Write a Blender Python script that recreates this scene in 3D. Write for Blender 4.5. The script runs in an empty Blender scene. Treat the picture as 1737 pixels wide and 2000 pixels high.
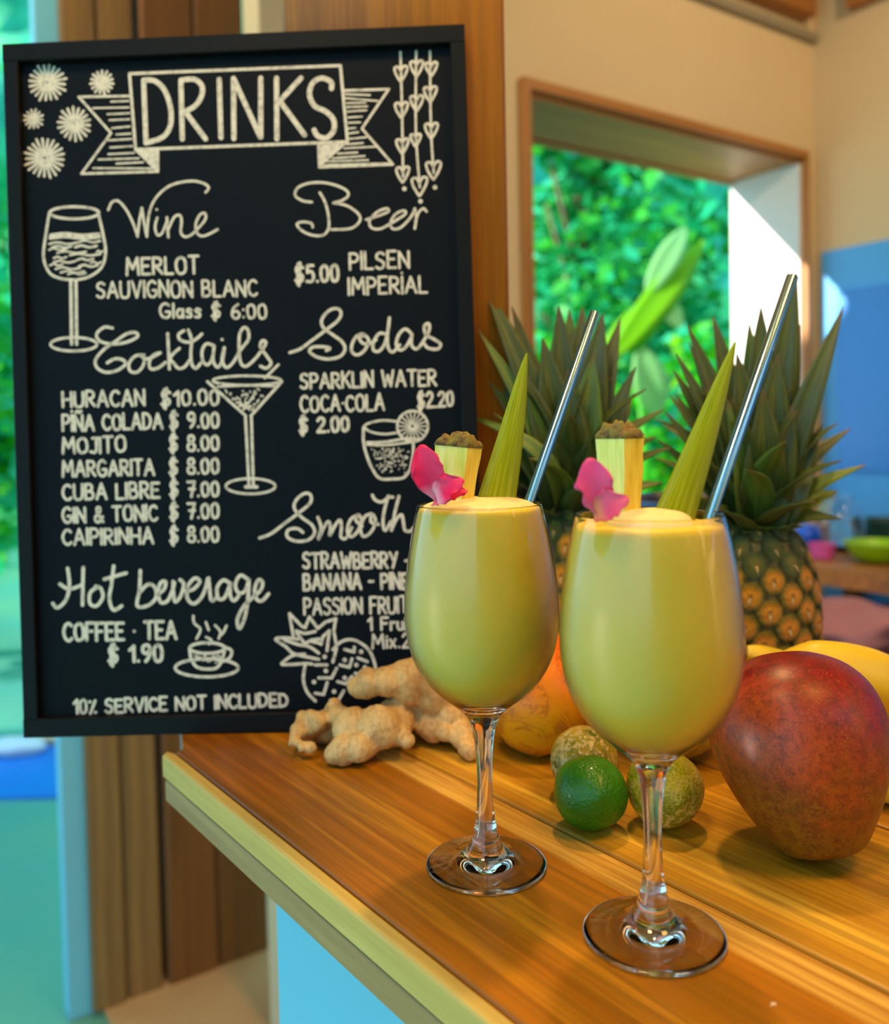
import bpy, math, random
import numpy as np
from mathutils import Vector, Matrix, noise
R = math.radians
scene = bpy.context.scene
col = scene.collection

# ---------------------------------------------------------------- camera
F = 1740.0; CX = 868.5; CY = 895.0; H = 0.254
cam_d = bpy.data.cameras.new('camera')
cam = bpy.data.objects.new('camera', cam_d); col.objects.link(cam)
CM = Matrix.Rotation(R(90 - 2.0), 3, 'X') @ Matrix.Rotation(-0.02, 3, 'Z')
cam.matrix_world = Matrix.Translation((0, 0, H)) @ CM.to_4x4()
cam_d.sensor_fit = 'HORIZONTAL'; cam_d.sensor_width = 36.0
cam_d.lens = 36.0 * F / 1737.0
cam_d.shift_y = -105.0 / 1737.0
cam_d.clip_start = 0.01; cam_d.clip_end = 200
cam_d.dof.use_dof = True
cam_d.dof.focus_distance = 0.52
cam_d.dof.aperture_fstop = 6.0
scene.camera = cam

# ---------------------------------------------------------------- world and light
scene.view_settings.view_transform = 'Standard'
scene.view_settings.look = 'None'
scene.view_settings.gamma = 1.0
scene.view_settings.use_curve_mapping = False
scene.view_settings.exposure = 0.0
scene.cycles.max_bounces = 14
scene.cycles.transmission_bounces = 12
scene.cycles.transparent_max_bounces = 12
scene.cycles.sample_clamp_indirect = 6.0
W = bpy.data.worlds.new('sky'); scene.world = W; W.use_nodes = True
wb = W.node_tree.nodes['Background']
wb.inputs[0].default_value = (0.30, 0.70, 1.0, 1); wb.inputs[1].default_value = 2.3

def light(name, kind, loc, target, power, color, size=0.1, size_y=None, spot=None):
    d = bpy.data.lights.new(name, kind); o = bpy.data.objects.new(name, d); col.objects.link(o)
    d.color = color
    d.energy = power
    o.location = loc
    if kind != 'POINT':
        o.rotation_euler = (Vector(target) - Vector(loc)).to_track_quat('-Z', 'Y').to_euler()
    if kind == 'AREA':
        d.size = size
        if size_y: d.shape = 'RECTANGLE'; d.size_y = size_y
    elif kind == 'SPOT':
        d.shadow_soft_size = size; d.spot_size = R(spot or 70); d.spot_blend = 0.6
    elif kind == 'SUN':
        d.angle = size
    else:
        d.shadow_soft_size = size
    return o

E1 = Vector((0.828, 0.561, 0)).normalized(); NIN = Vector((E1.y, -E1.x, 0))   # room axes: along the window wall, and into the room
sd = 0.80 * E1 + 0.28 * NIN + Vector((0, 0, -0.31))
light('sun', 'SUN', (-5, 2, 5), Vector((-5, 2, 5)) + sd, 11.0, (1.0, 0.93, 0.80), 0.009)
WARM = (1.0, 0.64, 0.26)
light('ceiling_spot', 'SPOT', (0.75, 0.05, 1.55), (0.22, 0.6, 0.1), 44, (1.0, 0.50, 0.12), 0.22, spot=95)
light('ceiling_spot', 'SPOT', (0.20, 1.02, 1.62), (0.22, 0.58, 0), 50, WARM, 0.05, spot=100)
light('ceiling_spot', 'SPOT', (-0.30, 0.0, 1.6), (0.0, 0.65, 0.1), 48, (1.0, 0.68, 0.32), 0.16, spot=95)
light('ceiling_spot', 'SPOT', (1.2, 1.3, 1.65), (0.9, 2.2, 0.6), 40, (1.0, 0.72, 0.42), 0.08, spot=120)

light('ceiling_spot', 'SPOT', (-1.0, 1.25, 1.7), (-.6, 2.1, .6), 34, (1.0, 0.66, 0.34), 0.06, spot=120)

# ---------------------------------------------------------------- projection helpers (a pixel of the photograph to a point of the place)
def ray(x, y):
    return CM @ Vector(((x - CX) / F, -(y - CY) / F, -1.0))
CP = Vector((0, 0, H))
def PZ(x, y, z=0.0):
    d = ray(x, y); return CP + d * ((z - H) / d.z)
def PY(x, y, Y):
    d = ray(x, y); return CP + d * (Y / d.y)
def PPL(x, y, o, n):
    d = ray(x, y); return CP + d * ((o - CP).dot(n) / d.dot(n))

# ---------------------------------------------------------------- object helpers
def tag(o, label=None, cat=None, group=None, kind=None):
    if label: o['label'] = label
    if cat: o['category'] = cat
    if group: o['group'] = group
    if kind: o['kind'] = kind
    return o
def link(name, me, parent=None, loc=None, rot=None):
    o = bpy.data.objects.new(name, me); col.objects.link(o)
    if parent: o.parent = parent
    if loc is not None: o.location = loc
    if rot is not None: o.rotation_euler = rot
    return o
def empty(name, loc, label=None, cat=None, group=None, kind=None, rot=None):
    o = link(name, None, None, loc, rot); o.empty_display_size = 0.02
    return tag(o, label, cat, group, kind)
def mesh(name, vs, fs, mats, smooth=True, mi=None):
    me = bpy.data.meshes.new(name); me.from_pydata([tuple(v) for v in vs], [], fs)
    if not isinstance(mats, (list, tuple)): mats = [mats]
    for m in mats: me.materials.append(m)
    if smooth: me.polygons.foreach_set('use_smooth', [True] * len(me.polygons))
    if mi: me.polygons.foreach_set('material_index', mi)
    me.update(); return me
class MB:
    def __init__(s): s.v = []; s.f = []
    def add(s, vs, fs):
        k = len(s.v); s.v += [Vector(v) for v in vs]; s.f += [tuple(i + k for i in f) for f in fs]
    def box(s, a, b, M=None, bev=0.0):
        (x0, y0, z0), (x1, y1, z1) = a, b
        if bev <= 0:
            vs = [(x, y, z) for x in (x0, x1) for y in (y0, y1) for z in (z0, z1)]
            fs = [(0, 1, 3, 2), (4, 6, 7, 5), (0, 4, 5, 1), (2, 3, 7, 6), (0, 2, 6, 4), (1, 5, 7, 3)]
        else:
            # octagonal-profile box along x
            pr = [(y0 + bev, z0), (y1 - bev, z0), (y1, z0 + bev), (y1, z1 - bev), (y1 - bev, z1), (y0 + bev, z1), (y0, z1 - bev), (y0, z0 + bev)]
            vs = [(x0, y, z) for y, z in pr] + [(x1, y, z) for y, z in pr]
            fs = [(i, (i + 1) % 8, (i + 1) % 8 + 8, i + 8) for i in range(8)] + [tuple(range(7, -1, -1)), tuple(range(8, 16))]
        vs = [Vector(v) for v in vs]
        if M: vs = [M @ v for v in vs]
        s.add(vs, fs)
    def tube(s, pts, rads, n=10, cap=True, ell=None):
        rings = []; prev = None
        P = [Vector(p) for p in pts]
        for i, p in enumerate(P):
            t = (P[min(i + 1, len(P) - 1)] - P[max(i - 1, 0)]).normalized()
            if prev is None:
                a = t.orthogonal().normalized()
            else:
                a = (prev - t * prev.dot(t)).normalized()
            prev = a; b = t.cross(a)
            r = rads[i] if hasattr(rads, '__len__') else rads
            rings.append([p + (a * math.cos(2 * math.pi * j / n) + b * math.sin(2 * math.pi * j / n)) * r for j in range(n)])
        vs = [v for r_ in rings for v in r_]; fs = []
        for i in range(len(P) - 1):
            for j in range(n):
                fs.append((i * n + j, i * n + (j + 1) % n, (i + 1) * n + (j + 1) % n, (i + 1) * n + j))
        if cap: fs += [tuple(range(n - 1, -1, -1)), tuple(range((len(P) - 1) * n, len(P) * n))]
        s.add(vs, fs)
    def lathe(s, prof, n=64, c=(0, 0, 0), closed_ends=True):
        vs = []; fs = []; c = Vector(c)
        for r, z in prof:
            for j in range(n):
                a = 2 * math.pi * j / n; vs.append(c + Vector((r * math.cos(a), r * math.sin(a), z)))
        for i in range(len(prof) - 1):
            for j in range(n):
                fs.append((i * n + j, i * n + (j + 1) % n, (i + 1) * n + (j + 1) % n, (i + 1) * n + j))
        if closed_ends: fs += [tuple(range(n - 1, -1, -1)), tuple(range((len(prof) - 1) * n, len(prof) * n))]
        s.add(vs, fs)
    def build(s, name, mat, parent=None, smooth=True, loc=None, rot=None, sharp=None):
        me = mesh(name, s.v, s.f, mat, smooth)
        if sharp and smooth:
            try: me.set_sharp_from_angle(angle=R(sharp))
            except Exception: pass
        return link(name, me, parent, loc, rot)
def catmull(pts, sub=6, closed=False):
    pts = [Vector(p) if len(p) > 2 else Vector((p[0], p[1], 0)) for p in pts]
    if len(pts) < 3: return pts
    out = []; n = len(pts)
    for i in range(n - (0 if closed else 1)):
        if closed: p0, p1, p2, p3 = pts[(i - 1) % n], pts[i], pts[(i + 1) % n], pts[(i + 2) % n]
        else: p0, p1, p2, p3 = pts[max(i - 1, 0)], pts[i], pts[i + 1], pts[min(i + 2, n - 1)]
        for k in range(sub):
            t = k / sub
            out.append(0.5 * ((2 * p1) + (p2 - p0) * t + (2 * p0 - 5 * p1 + 4 * p2 - p3) * t * t + (3 * p1 - p0 - 3 * p2 + p3) * t ** 3))
    out.append(pts[0] if closed else pts[-1]); return out
def interp(tbl, t):
    for (a, x), (b, y) in zip(tbl, tbl[1:]):
        if t <= b: 
            k = (t - a) / (b - a); return x + (y - x) * k
    return tbl[-1][1]

# ---------------------------------------------------------------- materials
def srgb(r, g, b):
    f = lambda c: (c / 255 / 12.92) if c / 255 <= .04045 else ((c / 255 + .055) / 1.055) ** 2.4
    return (f(r), f(g), f(b), 1)
class Mat:
    def __init__(s, name, color=(.5, .5, .5, 1), rough=.5, **kw):
        s.m = bpy.data.materials.new(name); s.m.use_nodes = True; s.nt = s.m.node_tree
        s.b = s.nt.nodes['Principled BSDF']; s.b.inputs['Base Color'].default_value = color; s.b.inputs['Roughness'].default_value = rough
        for k, v in kw.items(): s.b.inputs[k.replace('_', ' ')].default_value = v
    def n(s, t, **kw):
        x = s.nt.nodes.new('ShaderNode' + t)
        for k, v in kw.items():
            if k in x.inputs: x.inputs[k].default_value = v
            else: setattr(x, k, v)
        return x
    def l(s, a, b): s.nt.links.new(a, b)
    def coords(s, scale=(1, 1, 1), kind='Object', rot=(0, 0, 0), loc=(0, 0, 0)):
        tc = s.n('TexCoord'); mp = s.n('Mapping'); mp.inputs['Scale'].default_value = scale
        mp.inputs['Rotation'].default_value = rot; mp.inputs['Location'].default_value = loc
        s.l(tc.outputs[kind], mp.inputs['Vector']); return mp.outputs[0]
    def noise(s, vec, scale, detail=4, rough=.55, dist=0):
        x = s.n('TexNoise'); x.inputs['Scale'].default_value = scale; x.inputs['Detail'].default_value = detail
        x.inputs['Roughness'].default_value = rough; x.inputs['Distortion'].default_value = dist
        s.l(vec, x.inputs['Vector']); return x.outputs['Fac']
    def ramp(s, fac, stops, interp='LINEAR'):
        r = s.n('ValToRGB'); r.color_ramp.interpolation = interp; cr = r.color_ramp
        while len(cr.elements) < len(stops): cr.elements.new(.5)
        for e, (p, c) in zip(cr.elements, stops): e.position = p; e.color = c if len(c) == 4 else (*c, 1)
        s.l(fac, r.inputs[0]); return r.outputs[0]
    def mix(s, fac, a, b, blend='MIX'):
        x = s.n('Mix'); x.data_type = 'RGBA'; x.blend_type = blend
        for sock, v in ((x.inputs[0], fac), (x.inputs[6], a), (x.inputs[7], b)):
            if hasattr(v, 'is_output'): s.l(v, sock)
            else: sock.default_value = v
        return x.outputs[2]
    def math(s, op, a, b=None, c=None):
        x = s.n('Math', operation=op)
        for i, v in enumerate((a, b, c)):
            if v is None: continue
            if hasattr(v, 'is_output'): s.l(v, x.inputs[i])
            else: x.inputs[i].default_value = v
        return x.outputs[0]
    def color(s, out): s.l(out, s.b.inputs['Base Color']); return s
    def bump(s, h, strength=.3, dist=.001):
        b = s.n('Bump'); b.inputs['Strength'].default_value = strength; b.inputs['Distance'].default_value = dist
        s.l(h, b.inputs['Height']); s.l(b.outputs[0], s.b.inputs['Normal']); return s
BW = lambda v: (v, v, v, 1)

def plain(name, c, rough=.5, var=.12, scale=8, **kw):
    m = Mat(name, c, rough, **kw); v = m.coords()
    n = m.noise(v, scale, 3)
    m.color(m.mix(n, tuple(x * (1 - var) for x in c[:3]) + (1,), tuple(min(1, x * (1 + var)) for x in c[:3]) + (1,)))
    return m.m
def wood(name, dark, mid, light_, rough=.4, scale=1.0, axis=0, seed=0, streak=1.0, coat=0.0, lightband=None):
    m = Mat(name, mid, rough); 
    sc = [26 * scale] * 3; sc[axis] = 1.3 * scale
    v = m.coords(tuple(sc), loc=(seed * 3.7, seed * 1.9, seed))
    n1 = m.noise(v, 1.0, 8, .62, .5)
    sc2 = [170 * scale] * 3; sc2[axis] = 5 * scale
    v2 = m.coords(tuple(sc2), loc=(seed, seed, seed)); n2 = m.noise(v2, 1.0, 4, .7)
    sc3 = [7 * scale] * 3; sc3[axis] = .7 * scale
    v3 = m.coords(tuple(sc3), loc=(seed * 5, 0, 0)); n3 = m.noise(v3, 1.0, 3, .5)
    c = m.ramp(n1, [(.34, dark), (.45, mid), (.55, mid), (.66, light_)])
    c = m.mix(m.math('MULTIPLY', m.ramp(n2, [(.42, BW(1)), (.60, BW(0))]), .55 * streak), c, dark)
    c = m.mix(m.math('MULTIPLY', m.ramp(n3, [(.4, BW(0)), (.65, BW(1))]), .5), c, light_)
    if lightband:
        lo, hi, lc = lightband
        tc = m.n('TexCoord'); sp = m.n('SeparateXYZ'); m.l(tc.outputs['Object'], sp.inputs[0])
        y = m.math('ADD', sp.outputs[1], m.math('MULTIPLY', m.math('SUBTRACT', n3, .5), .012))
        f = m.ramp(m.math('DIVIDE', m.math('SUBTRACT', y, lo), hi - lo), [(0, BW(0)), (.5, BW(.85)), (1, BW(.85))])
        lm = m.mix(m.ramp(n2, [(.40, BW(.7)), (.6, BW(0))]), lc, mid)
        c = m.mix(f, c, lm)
    m.color(c)
    if coat: m.b.inputs['Coat Weight'].default_value = coat; m.b.inputs['Coat Roughness'].default_value = .18
    m.bump(n2, .25, .0008)
    return m.m

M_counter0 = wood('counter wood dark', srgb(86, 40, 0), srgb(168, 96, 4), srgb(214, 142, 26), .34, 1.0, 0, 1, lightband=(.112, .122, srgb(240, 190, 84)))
M_counter1 = wood('counter wood golden', srgb(138, 84, 10), srgb(212, 150, 30), srgb(240, 190, 64), .38, 1.0, 0, 4)
M_counter2 = wood('counter wood amber', srgb(124, 74, 10), srgb(186, 122, 24), srgb(212, 154, 44), .38, 1.0, 0, 9)
M_edge = wood('counter edge daylit', srgb(150, 112, 40), srgb(202, 168, 78), srgb(222, 194, 104), .6, 1.0, 0, 2, streak=.6)  # paler upper edge: outside daylight put into the wood colour
M_edge2 = wood('counter edge brown', srgb(110, 78, 40), srgb(160, 124, 70), srgb(178, 144, 84), .6, 1.0, 0, 6, streak=.6)
M_post = wood('orange post wood', srgb(112, 52, 8), srgb(168, 88, 20), srgb(196, 112, 34), .5, .8, 2, 3)
M_post2 = wood('weathered post wood', srgb(110, 68, 34), srgb(160, 110, 62), srgb(180, 134, 78), .6, .35, 2, 5)
M_post3 = wood('red brown post wood', srgb(96, 50, 20), srgb(144, 82, 36), srgb(165, 100, 48), .6, .35, 2, 8)
M_frame_wood = wood('window frame wood', srgb(120, 70, 26), srgb(178, 112, 50), srgb(200, 138, 70), .5, .3, 0, 5)
M_wall = plain('cream plaster', srgb(222, 194, 150), .85, .05, 3)
M_white = plain('white painted reveal', srgb(238, 234, 228), .7, .03, 4)
M_blue = plain('skylight blue wall', srgb(84, 172, 240), .45, .10, 3)
M_paleblue = plain('pale blue paint', srgb(120, 198, 222), .45, .06, 4)
M_ceil = wood('ceiling boards', srgb(120, 74, 34), srgb(170, 116, 60), srgb(190, 140, 80), .6, .3, 0, 5)

# glass
g = Mat('clear glass', (1, 1, 1, 1), 0.0); g.b.inputs['Transmission Weight'].default_value = 1.0; g.b.inputs['IOR'].default_value = 1.50
M_glass = g.m
g = Mat('glass misted by the cold drink', (1, 1, 1, 1), 0.3); g.b.inputs['Transmission Weight'].default_value = 1.0; g.b.inputs['IOR'].default_value = 1.34
tc = g.n('TexCoord'); sp = g.n('SeparateXYZ'); g.l(tc.outputs['Object'], sp.inputs[0]); nz_ = g.noise(tc.outputs['Object'], 60, 4)
g.l(g.ramp(g.math('ADD', sp.outputs[2], g.math('MULTIPLY', nz_, .006)), [(.098, BW(.05)), (.112, BW(.24)), (.160, BW(.24)), (.211, BW(.0))]), g.b.inputs['Roughness']); M_mist = g.m
m = Mat('window glass', (1, 1, 1, 1), 0.02); m.b.inputs['Transmission Weight'].default_value = 1.0; m.b.inputs['IOR'].default_value = 1.45; M_pane = m.m
# drink
m = Mat('frozen yellow drink', srgb(238, 205, 80), .42); m.b.inputs['Subsurface Weight'].default_value = .35
m.b.inputs['Subsurface Radius'].default_value = (.012, .009, .003); m.b.inputs['Subsurface Scale'].default_value = .6
v = m.coords(); n = m.noise(v, 60, 4, .6); n2 = m.noise(v, 380, 3, .6)
m.color(m.mix(n, srgb(255, 214, 60), srgb(253, 206, 46))); m.bump(n2, .12, .0006); M_drink = m.m
m = Mat('pale foam', srgb(250, 226, 150), .6); m.b.inputs['Subsurface Weight'].default_value = .3
m.b.inputs['Subsurface Radius'].default_value = (.01, .008, .004); m.b.inputs['Subsurface Scale'].default_value = .5
v = m.coords(); n2 = m.noise(v, 500, 4, .7); m.bump(n2, .5, .001); m.color(m.mix(n2, srgb(236, 205, 120), srgb(255, 236, 170))); M_foam = m.m
# metal straw, reflected blue sky tinted into its colour
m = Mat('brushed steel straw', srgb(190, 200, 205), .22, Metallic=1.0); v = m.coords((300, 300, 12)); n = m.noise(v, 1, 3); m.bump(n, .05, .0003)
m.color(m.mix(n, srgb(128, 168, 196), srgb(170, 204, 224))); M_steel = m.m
# leaves
def leafmat(name, a, b, c, rough=.42, trans=.12, stripes=420, tipc=None):
    m = Mat(name, b, rough); v = m.coords((1, 1, 1)); n = m.noise(v, 30, 4); 
    tc = m.n('TexCoord'); sp = m.n('SeparateXYZ'); m.l(tc.outputs['UV'], sp.inputs[0])
    cb = m.n('CombineXYZ'); m.l(m.math('MULTIPLY', sp.outputs[0], 26.0), cb.inputs[0]); m.l(m.math('MULTIPLY', sp.outputs[1], 2.0), cb.inputs[1])
    ln = m.noise(cb.outputs[0], 1.0, 4, .6)
    c0 = m.ramp(ln, [(.3, a), (.5, b), (.7, c)])
    c0 = m.mix(m.math('MULTIPLY', n, .4), c0, a)
    if tipc: c0 = m.mix(m.ramp(sp.outputs[1], [(.90, BW(0)), (1.0, BW(.9))]), c0, tipc)
    m.color(c0); m.bump(ln, .25, .0006)
    m.b.inputs['Transmission Weight'].default_value = 0
    if trans:
        tr = m.n('BsdfTranslucent'); m.l(c0, tr.inputs[0]); mx = m.n('MixShader'); mx.inputs[0].default_value = trans
        m.l(m.b.outputs[0], mx.inputs[1]); m.l(tr.outputs[0], mx.inputs[2])
        out = m.nt.nodes['Material Output']; m.l(mx.outputs[0], out.inputs['Surface'])
    return m.m
M_crown = leafmat('pineapple crown leaf', srgb(38, 50, 18), srgb(76, 92, 36), srgb(122, 122, 52), .45, .10, tipc=srgb(110, 84, 50))
M_crown2 = leafmat('pineapple crown leaf yellow green', srgb(60, 84, 26), srgb(98, 126, 44), srgb(150, 162, 70), .45, .15, tipc=srgb(120, 90, 50))
M_garn = leafmat('garnish leaf', srgb(146, 166, 8), srgb(204, 212, 20), srgb(236, 236, 80), .32, .5)
# body
m = Mat('pineapple skin groove', srgb(70, 66, 26), .7); v = m.coords(); n = m.noise(v, 160, 4, .7); m.color(m.mix(n, srgb(44, 42, 16), srgb(112, 100, 40))); m.bump(n, .6, .002); M_pskin = m.m
m = Mat('pineapple fruitlet', srgb(150, 110, 30), .5); tc = m.n('TexCoord'); ln_ = m.n('VectorMath', operation='LENGTH')
mp = m.n('Mapping'); mp.inputs['Scale'].default_value = (1, 1, .3); m.l(tc.outputs['Object'], mp.inputs[0]); m.l(mp.outputs[0], ln_.inputs[0])
v = m.coords(); n = m.noise(v, 2.6, 5, .7)
oi = m.n('ObjectInfo')
d = m.math('ADD', ln_.outputs['Value'], m.math('MULTIPLY', m.math('SUBTRACT', n, .5), .7))
c1 = m.ramp(d, [(.06, srgb(110, 54, 10)), (.25, srgb(222, 146, 24)), (.50, srgb(190, 126, 22)), (.70, srgb(120, 106, 24)), (.90, srgb(50, 56, 14))])
c2 = m.ramp(d, [(.06, srgb(96, 74, 30)), (.3, srgb(124, 120, 44)), (.6, srgb(84, 100, 36)), (.95, srgb(40, 56, 22))])
M_eye = m; m.color(c1); m.bump(n, .5, .15); M_eye = m.m
m = Mat('green pineapple fruitlet', srgb(90, 100, 40), .5); tc = m.n('TexCoord'); ln_ = m.n('VectorMath', operation='LENGTH'); m.l(tc.outputs['Object'], ln_.inputs[0])
v = m.coords(); n = m.noise(v, 2.6, 5, .7); d = m.math('ADD', ln_.outputs['Value'], m.math('MULTIPLY', m.math('SUBTRACT', n, .5), .5))
m.color(m.ramp(d, [(.06, srgb(120, 96, 46)), (.3, srgb(134, 118, 46)), (.6, srgb(84, 92, 36)), (.95, srgb(40, 50, 22))])); m.bump(n, .5, .15); M_eye2 = m.m
M_bract = plain('dry bract', srgb(196, 160, 100), .7, .25, 200)
# ginger
m = Mat('ginger skin', srgb(200, 150, 80), .55); v = m.coords(); n = m.noise(v, 26, 5, .6); n2 = m.noise(v, 160, 4, .7)
wv = m.n('TexWave'); wv.inputs['Scale'].default_value = 55; wv.inputs['Distortion'].default_value = 16; wv.inputs['Detail'].default_value = 3; wv.inputs['Detail Scale'].default_value = 1.2; m.l(v, wv.inputs['Vector'])
c = m.ramp(n, [(.25, srgb(150, 104, 52)), (.45, srgb(208, 164, 98)), (.7, srgb(232, 194, 128))])
c = m.mix(m.math('MULTIPLY', m.ramp(n2, [(.5, BW(0)), (.68, BW(1))]), .45), c, srgb(140, 96, 50)); c = m.mix(m.math('MULTIPLY', m.ramp(wv.outputs['Fac'], [(.0, BW(1)), (.16, BW(0))]), .22), c, srgb(128, 84, 44))
m.color(c); m.bump(m.math('ADD', n2, m.math('MULTIPLY', m.ramp(wv.outputs['Fac'], [(0, BW(0)), (.12, BW(1))]), .5)), .4, .0012)
m.b.inputs['Subsurface Weight'].default_value = .12; m.b.inputs['Subsurface Radius'].default_value = (.006, .003, .001); M_ginger = m.m
# mango : crimson top, amber flank, olive base, plum left flank, pale lenticels
m = Mat('mango skin', srgb(150, 50, 30), .40); m.b.inputs['Specular IOR Level'].default_value = .38; m.b.inputs['Coat Weight'].default_value = .08; m.b.inputs['Coat Roughness'].default_value = .3
tc = m.n('TexCoord'); sp = m.n('SeparateXYZ'); m.l(tc.outputs['Object'], sp.inputs[0]); v = m.coords()
n = m.noise(v, 28, 6, .62, .3); n2 = m.noise(v, 260, 3, .6)
zz = m.math('ADD', m.math('DIVIDE', sp.outputs[2], .125), m.math('MULTIPLY', m.math('SUBTRACT', n, .5), 1.1))
c = m.ramp(zz, [(.05, srgb(136, 84, 6)), (.25, srgb(134, 70, 6)), (.42, srgb(152, 60, 8)), (.60, srgb(146, 38, 18)), (.80, srgb(138, 18, 26)), (1.0, srgb(110, 8, 18))])
xx = m.math('ADD', m.math('DIVIDE', sp.outputs[0], .055), m.math('MULTIPLY', m.math('SUBTRACT', n, .5), 2.2))
c = m.mix(m.math('MULTIPLY', m.ramp(m.math('MULTIPLY', xx, -1.0), [(.30, BW(0)), (.75, BW(1))]), m.ramp(zz, [(.25, BW(.0)), (.45, BW(.75)), (.75, BW(.6)), (.95, BW(0))])), c, srgb(104, 48, 46))
c = m.mix(m.math('MULTIPLY', m.ramp(xx, [(.15, BW(0)), (.6, BW(1))]), m.ramp(zz, [(.3, BW(.0)), (.55, BW(.65)), (.8, BW(.35)), (.95, BW(0))])), c, srgb(190, 84, 16))
c = m.mix(m.math('MULTIPLY', m.ramp(m.math('MULTIPLY', xx, -1.0), [(.45, BW(0)), (.9, BW(1))]), m.ramp(zz, [(.1, BW(.9)), (.4, BW(.5)), (.55, BW(0))])), c, srgb(124, 96, 24))
vo = m.n('TexVoronoi'); vo.inputs['Scale'].default_value = 520; m.l(v, vo.inputs['Vector'])
c = m.mix(m.math('MULTIPLY', m.ramp(vo.outputs['Distance'], [(.16, BW(1)), (.30, BW(0))]), .35), c, srgb(190, 120, 50))
n4 = m.noise(v, 420, 2, .5); c = m.mix(m.math('MULTIPLY', m.ramp(n4, [(.60, BW(0)), (.68, BW(1))]), .5), c, srgb(70, 34, 20))
c = m.mix(m.math('MULTIPLY', m.ramp(m.noise(v, 190, 4, .7), [(.46, BW(0)), (.60, BW(1))]), .45), c, srgb(84, 30, 10))
m.color(c); m.bump(n2, .08, .0005); M_mango = m.m
# limes
def lime(name, base, base2, scar, amt, side):
    m = Mat(name, base, .38); v = m.coords(); n = m.noise(v, 40, 4); vo = m.n('TexVoronoi'); vo.inputs['Scale'].default_value = 520; m.l(v, vo.inputs['Vector'])
    n3 = m.noise(v, 48, 4, .7); n2 = m.noise(v, 260, 3, .6, .6)
    tc = m.n('TexCoord'); dt = m.n('VectorMath', operation='DOT_PRODUCT'); m.l(tc.outputs['Object'], dt.inputs[0]); dt.inputs[1].default_value = side
    s1 = m.math('ADD', m.math('MULTIPLY', dt.outputs['Value'], 14.0), m.math('SUBTRACT', n3, .5))
    mask = m.math('MULTIPLY', m.ramp(m.math('ADD', s1, amt), [(.35, BW(0)), (.75, BW(1))]), m.ramp(n2, [(.46, BW(0)), (.54, BW(1))]))
    c = m.mix(m.ramp(n, [(.35, BW(0)), (.65, BW(1))]), base, base2)
    c = m.mix(mask, c, scar); m.color(c)
    hb = m.math('ADD', vo.outputs['Distance'], m.math('MULTIPLY', mask, .8))
    m.b.inputs['Specular IOR Level'].default_value = .35; m.bump(hb, .6, .0008); m.b.inputs['Coat Weight'].default_value = .15
    return m.m
M_lime0 = lime('deep green lime skin', srgb(36, 96, 0), srgb(58, 124, 2), srgb(150, 140, 72), .05, (.6, .2, -.75))
M_lime1 = lime('scarred green lime skin', srgb(40, 78, 4), srgb(176, 150, 8), srgb(196, 170, 104), .70, (.0, -.3, .3))
M_lime2 = lime('scarred yellow lime skin', srgb(96, 116, 8), srgb(186, 166, 14), srgb(220, 188, 96), .60, (.8, -.2, -.1))
# orange-yellow fruit
def twotone(name, lo, hi, h, scarc, amt=.5):
    m = Mat(name, lo, .4); tc = m.n('TexCoord'); sp = m.n('SeparateXYZ'); m.l(tc.outputs['Object'], sp.inputs[0]); v = m.coords()
    n = m.noise(v, 24, 4); z = m.math('ADD', m.math('ADD', m.math('DIVIDE', sp.outputs[2], h), .5), m.math('MULTIPLY', m.math('SUBTRACT', n, .5), .5))
    c = m.ramp(z, [(.15, lo), (.85, hi)]); n2 = m.noise(v, 34, 6, .75, 1.4)
    ridge = m.math('ABSOLUTE', m.math('SUBTRACT', n2, .5))
    n5 = m.noise(v, 30, 2)
    k = m.math('MULTIPLY', m.ramp(ridge, [(0, BW(1)), (.05, BW(0))]), m.ramp(n5, [(.42, BW(0)), (.50, BW(amt))]))
    c = m.mix(k, c, scarc); c = m.mix(m.math('MULTIPLY', m.ramp(m.noise(v, 300, 3, .7), [(.55, BW(0)), (.7, BW(1))]), .25), c, scarc)
    m.color(c); m.bump(m.noise(v, 240, 3), .12, .0006); m.b.inputs['Coat Weight'].default_value = .03; m.b.inputs['Specular IOR Level'].default_value = .3; return m.m
M_orange = twotone('orange and yellow fruit skin', srgb(214, 150, 10), srgb(246, 104, 0), .085, srgb(150, 80, 24), .9)
M_olive = twotone('olive yellow fruit skin', srgb(150, 124, 34), srgb(190, 170, 48), .09, srgb(96, 70, 26), .4)
# banana
m = Mat('banana skin', srgb(236, 196, 40), .42); v = m.coords(); n = m.noise(v, 18, 4); n2 = m.noise(v, 130, 4, .8)
c = m.mix(n, srgb(240, 204, 44), srgb(222, 176, 26)); c = m.mix(m.ramp(n2, [(.66, BW(0)), (.72, BW(.7))]), c, srgb(120, 78, 24)); m.color(c); m.b.inputs['Subsurface Weight'].default_value = .08; M_banana = m.m
M_btip = plain('banana stem end', srgb(120, 96, 40), .7, .4, 120)
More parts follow.
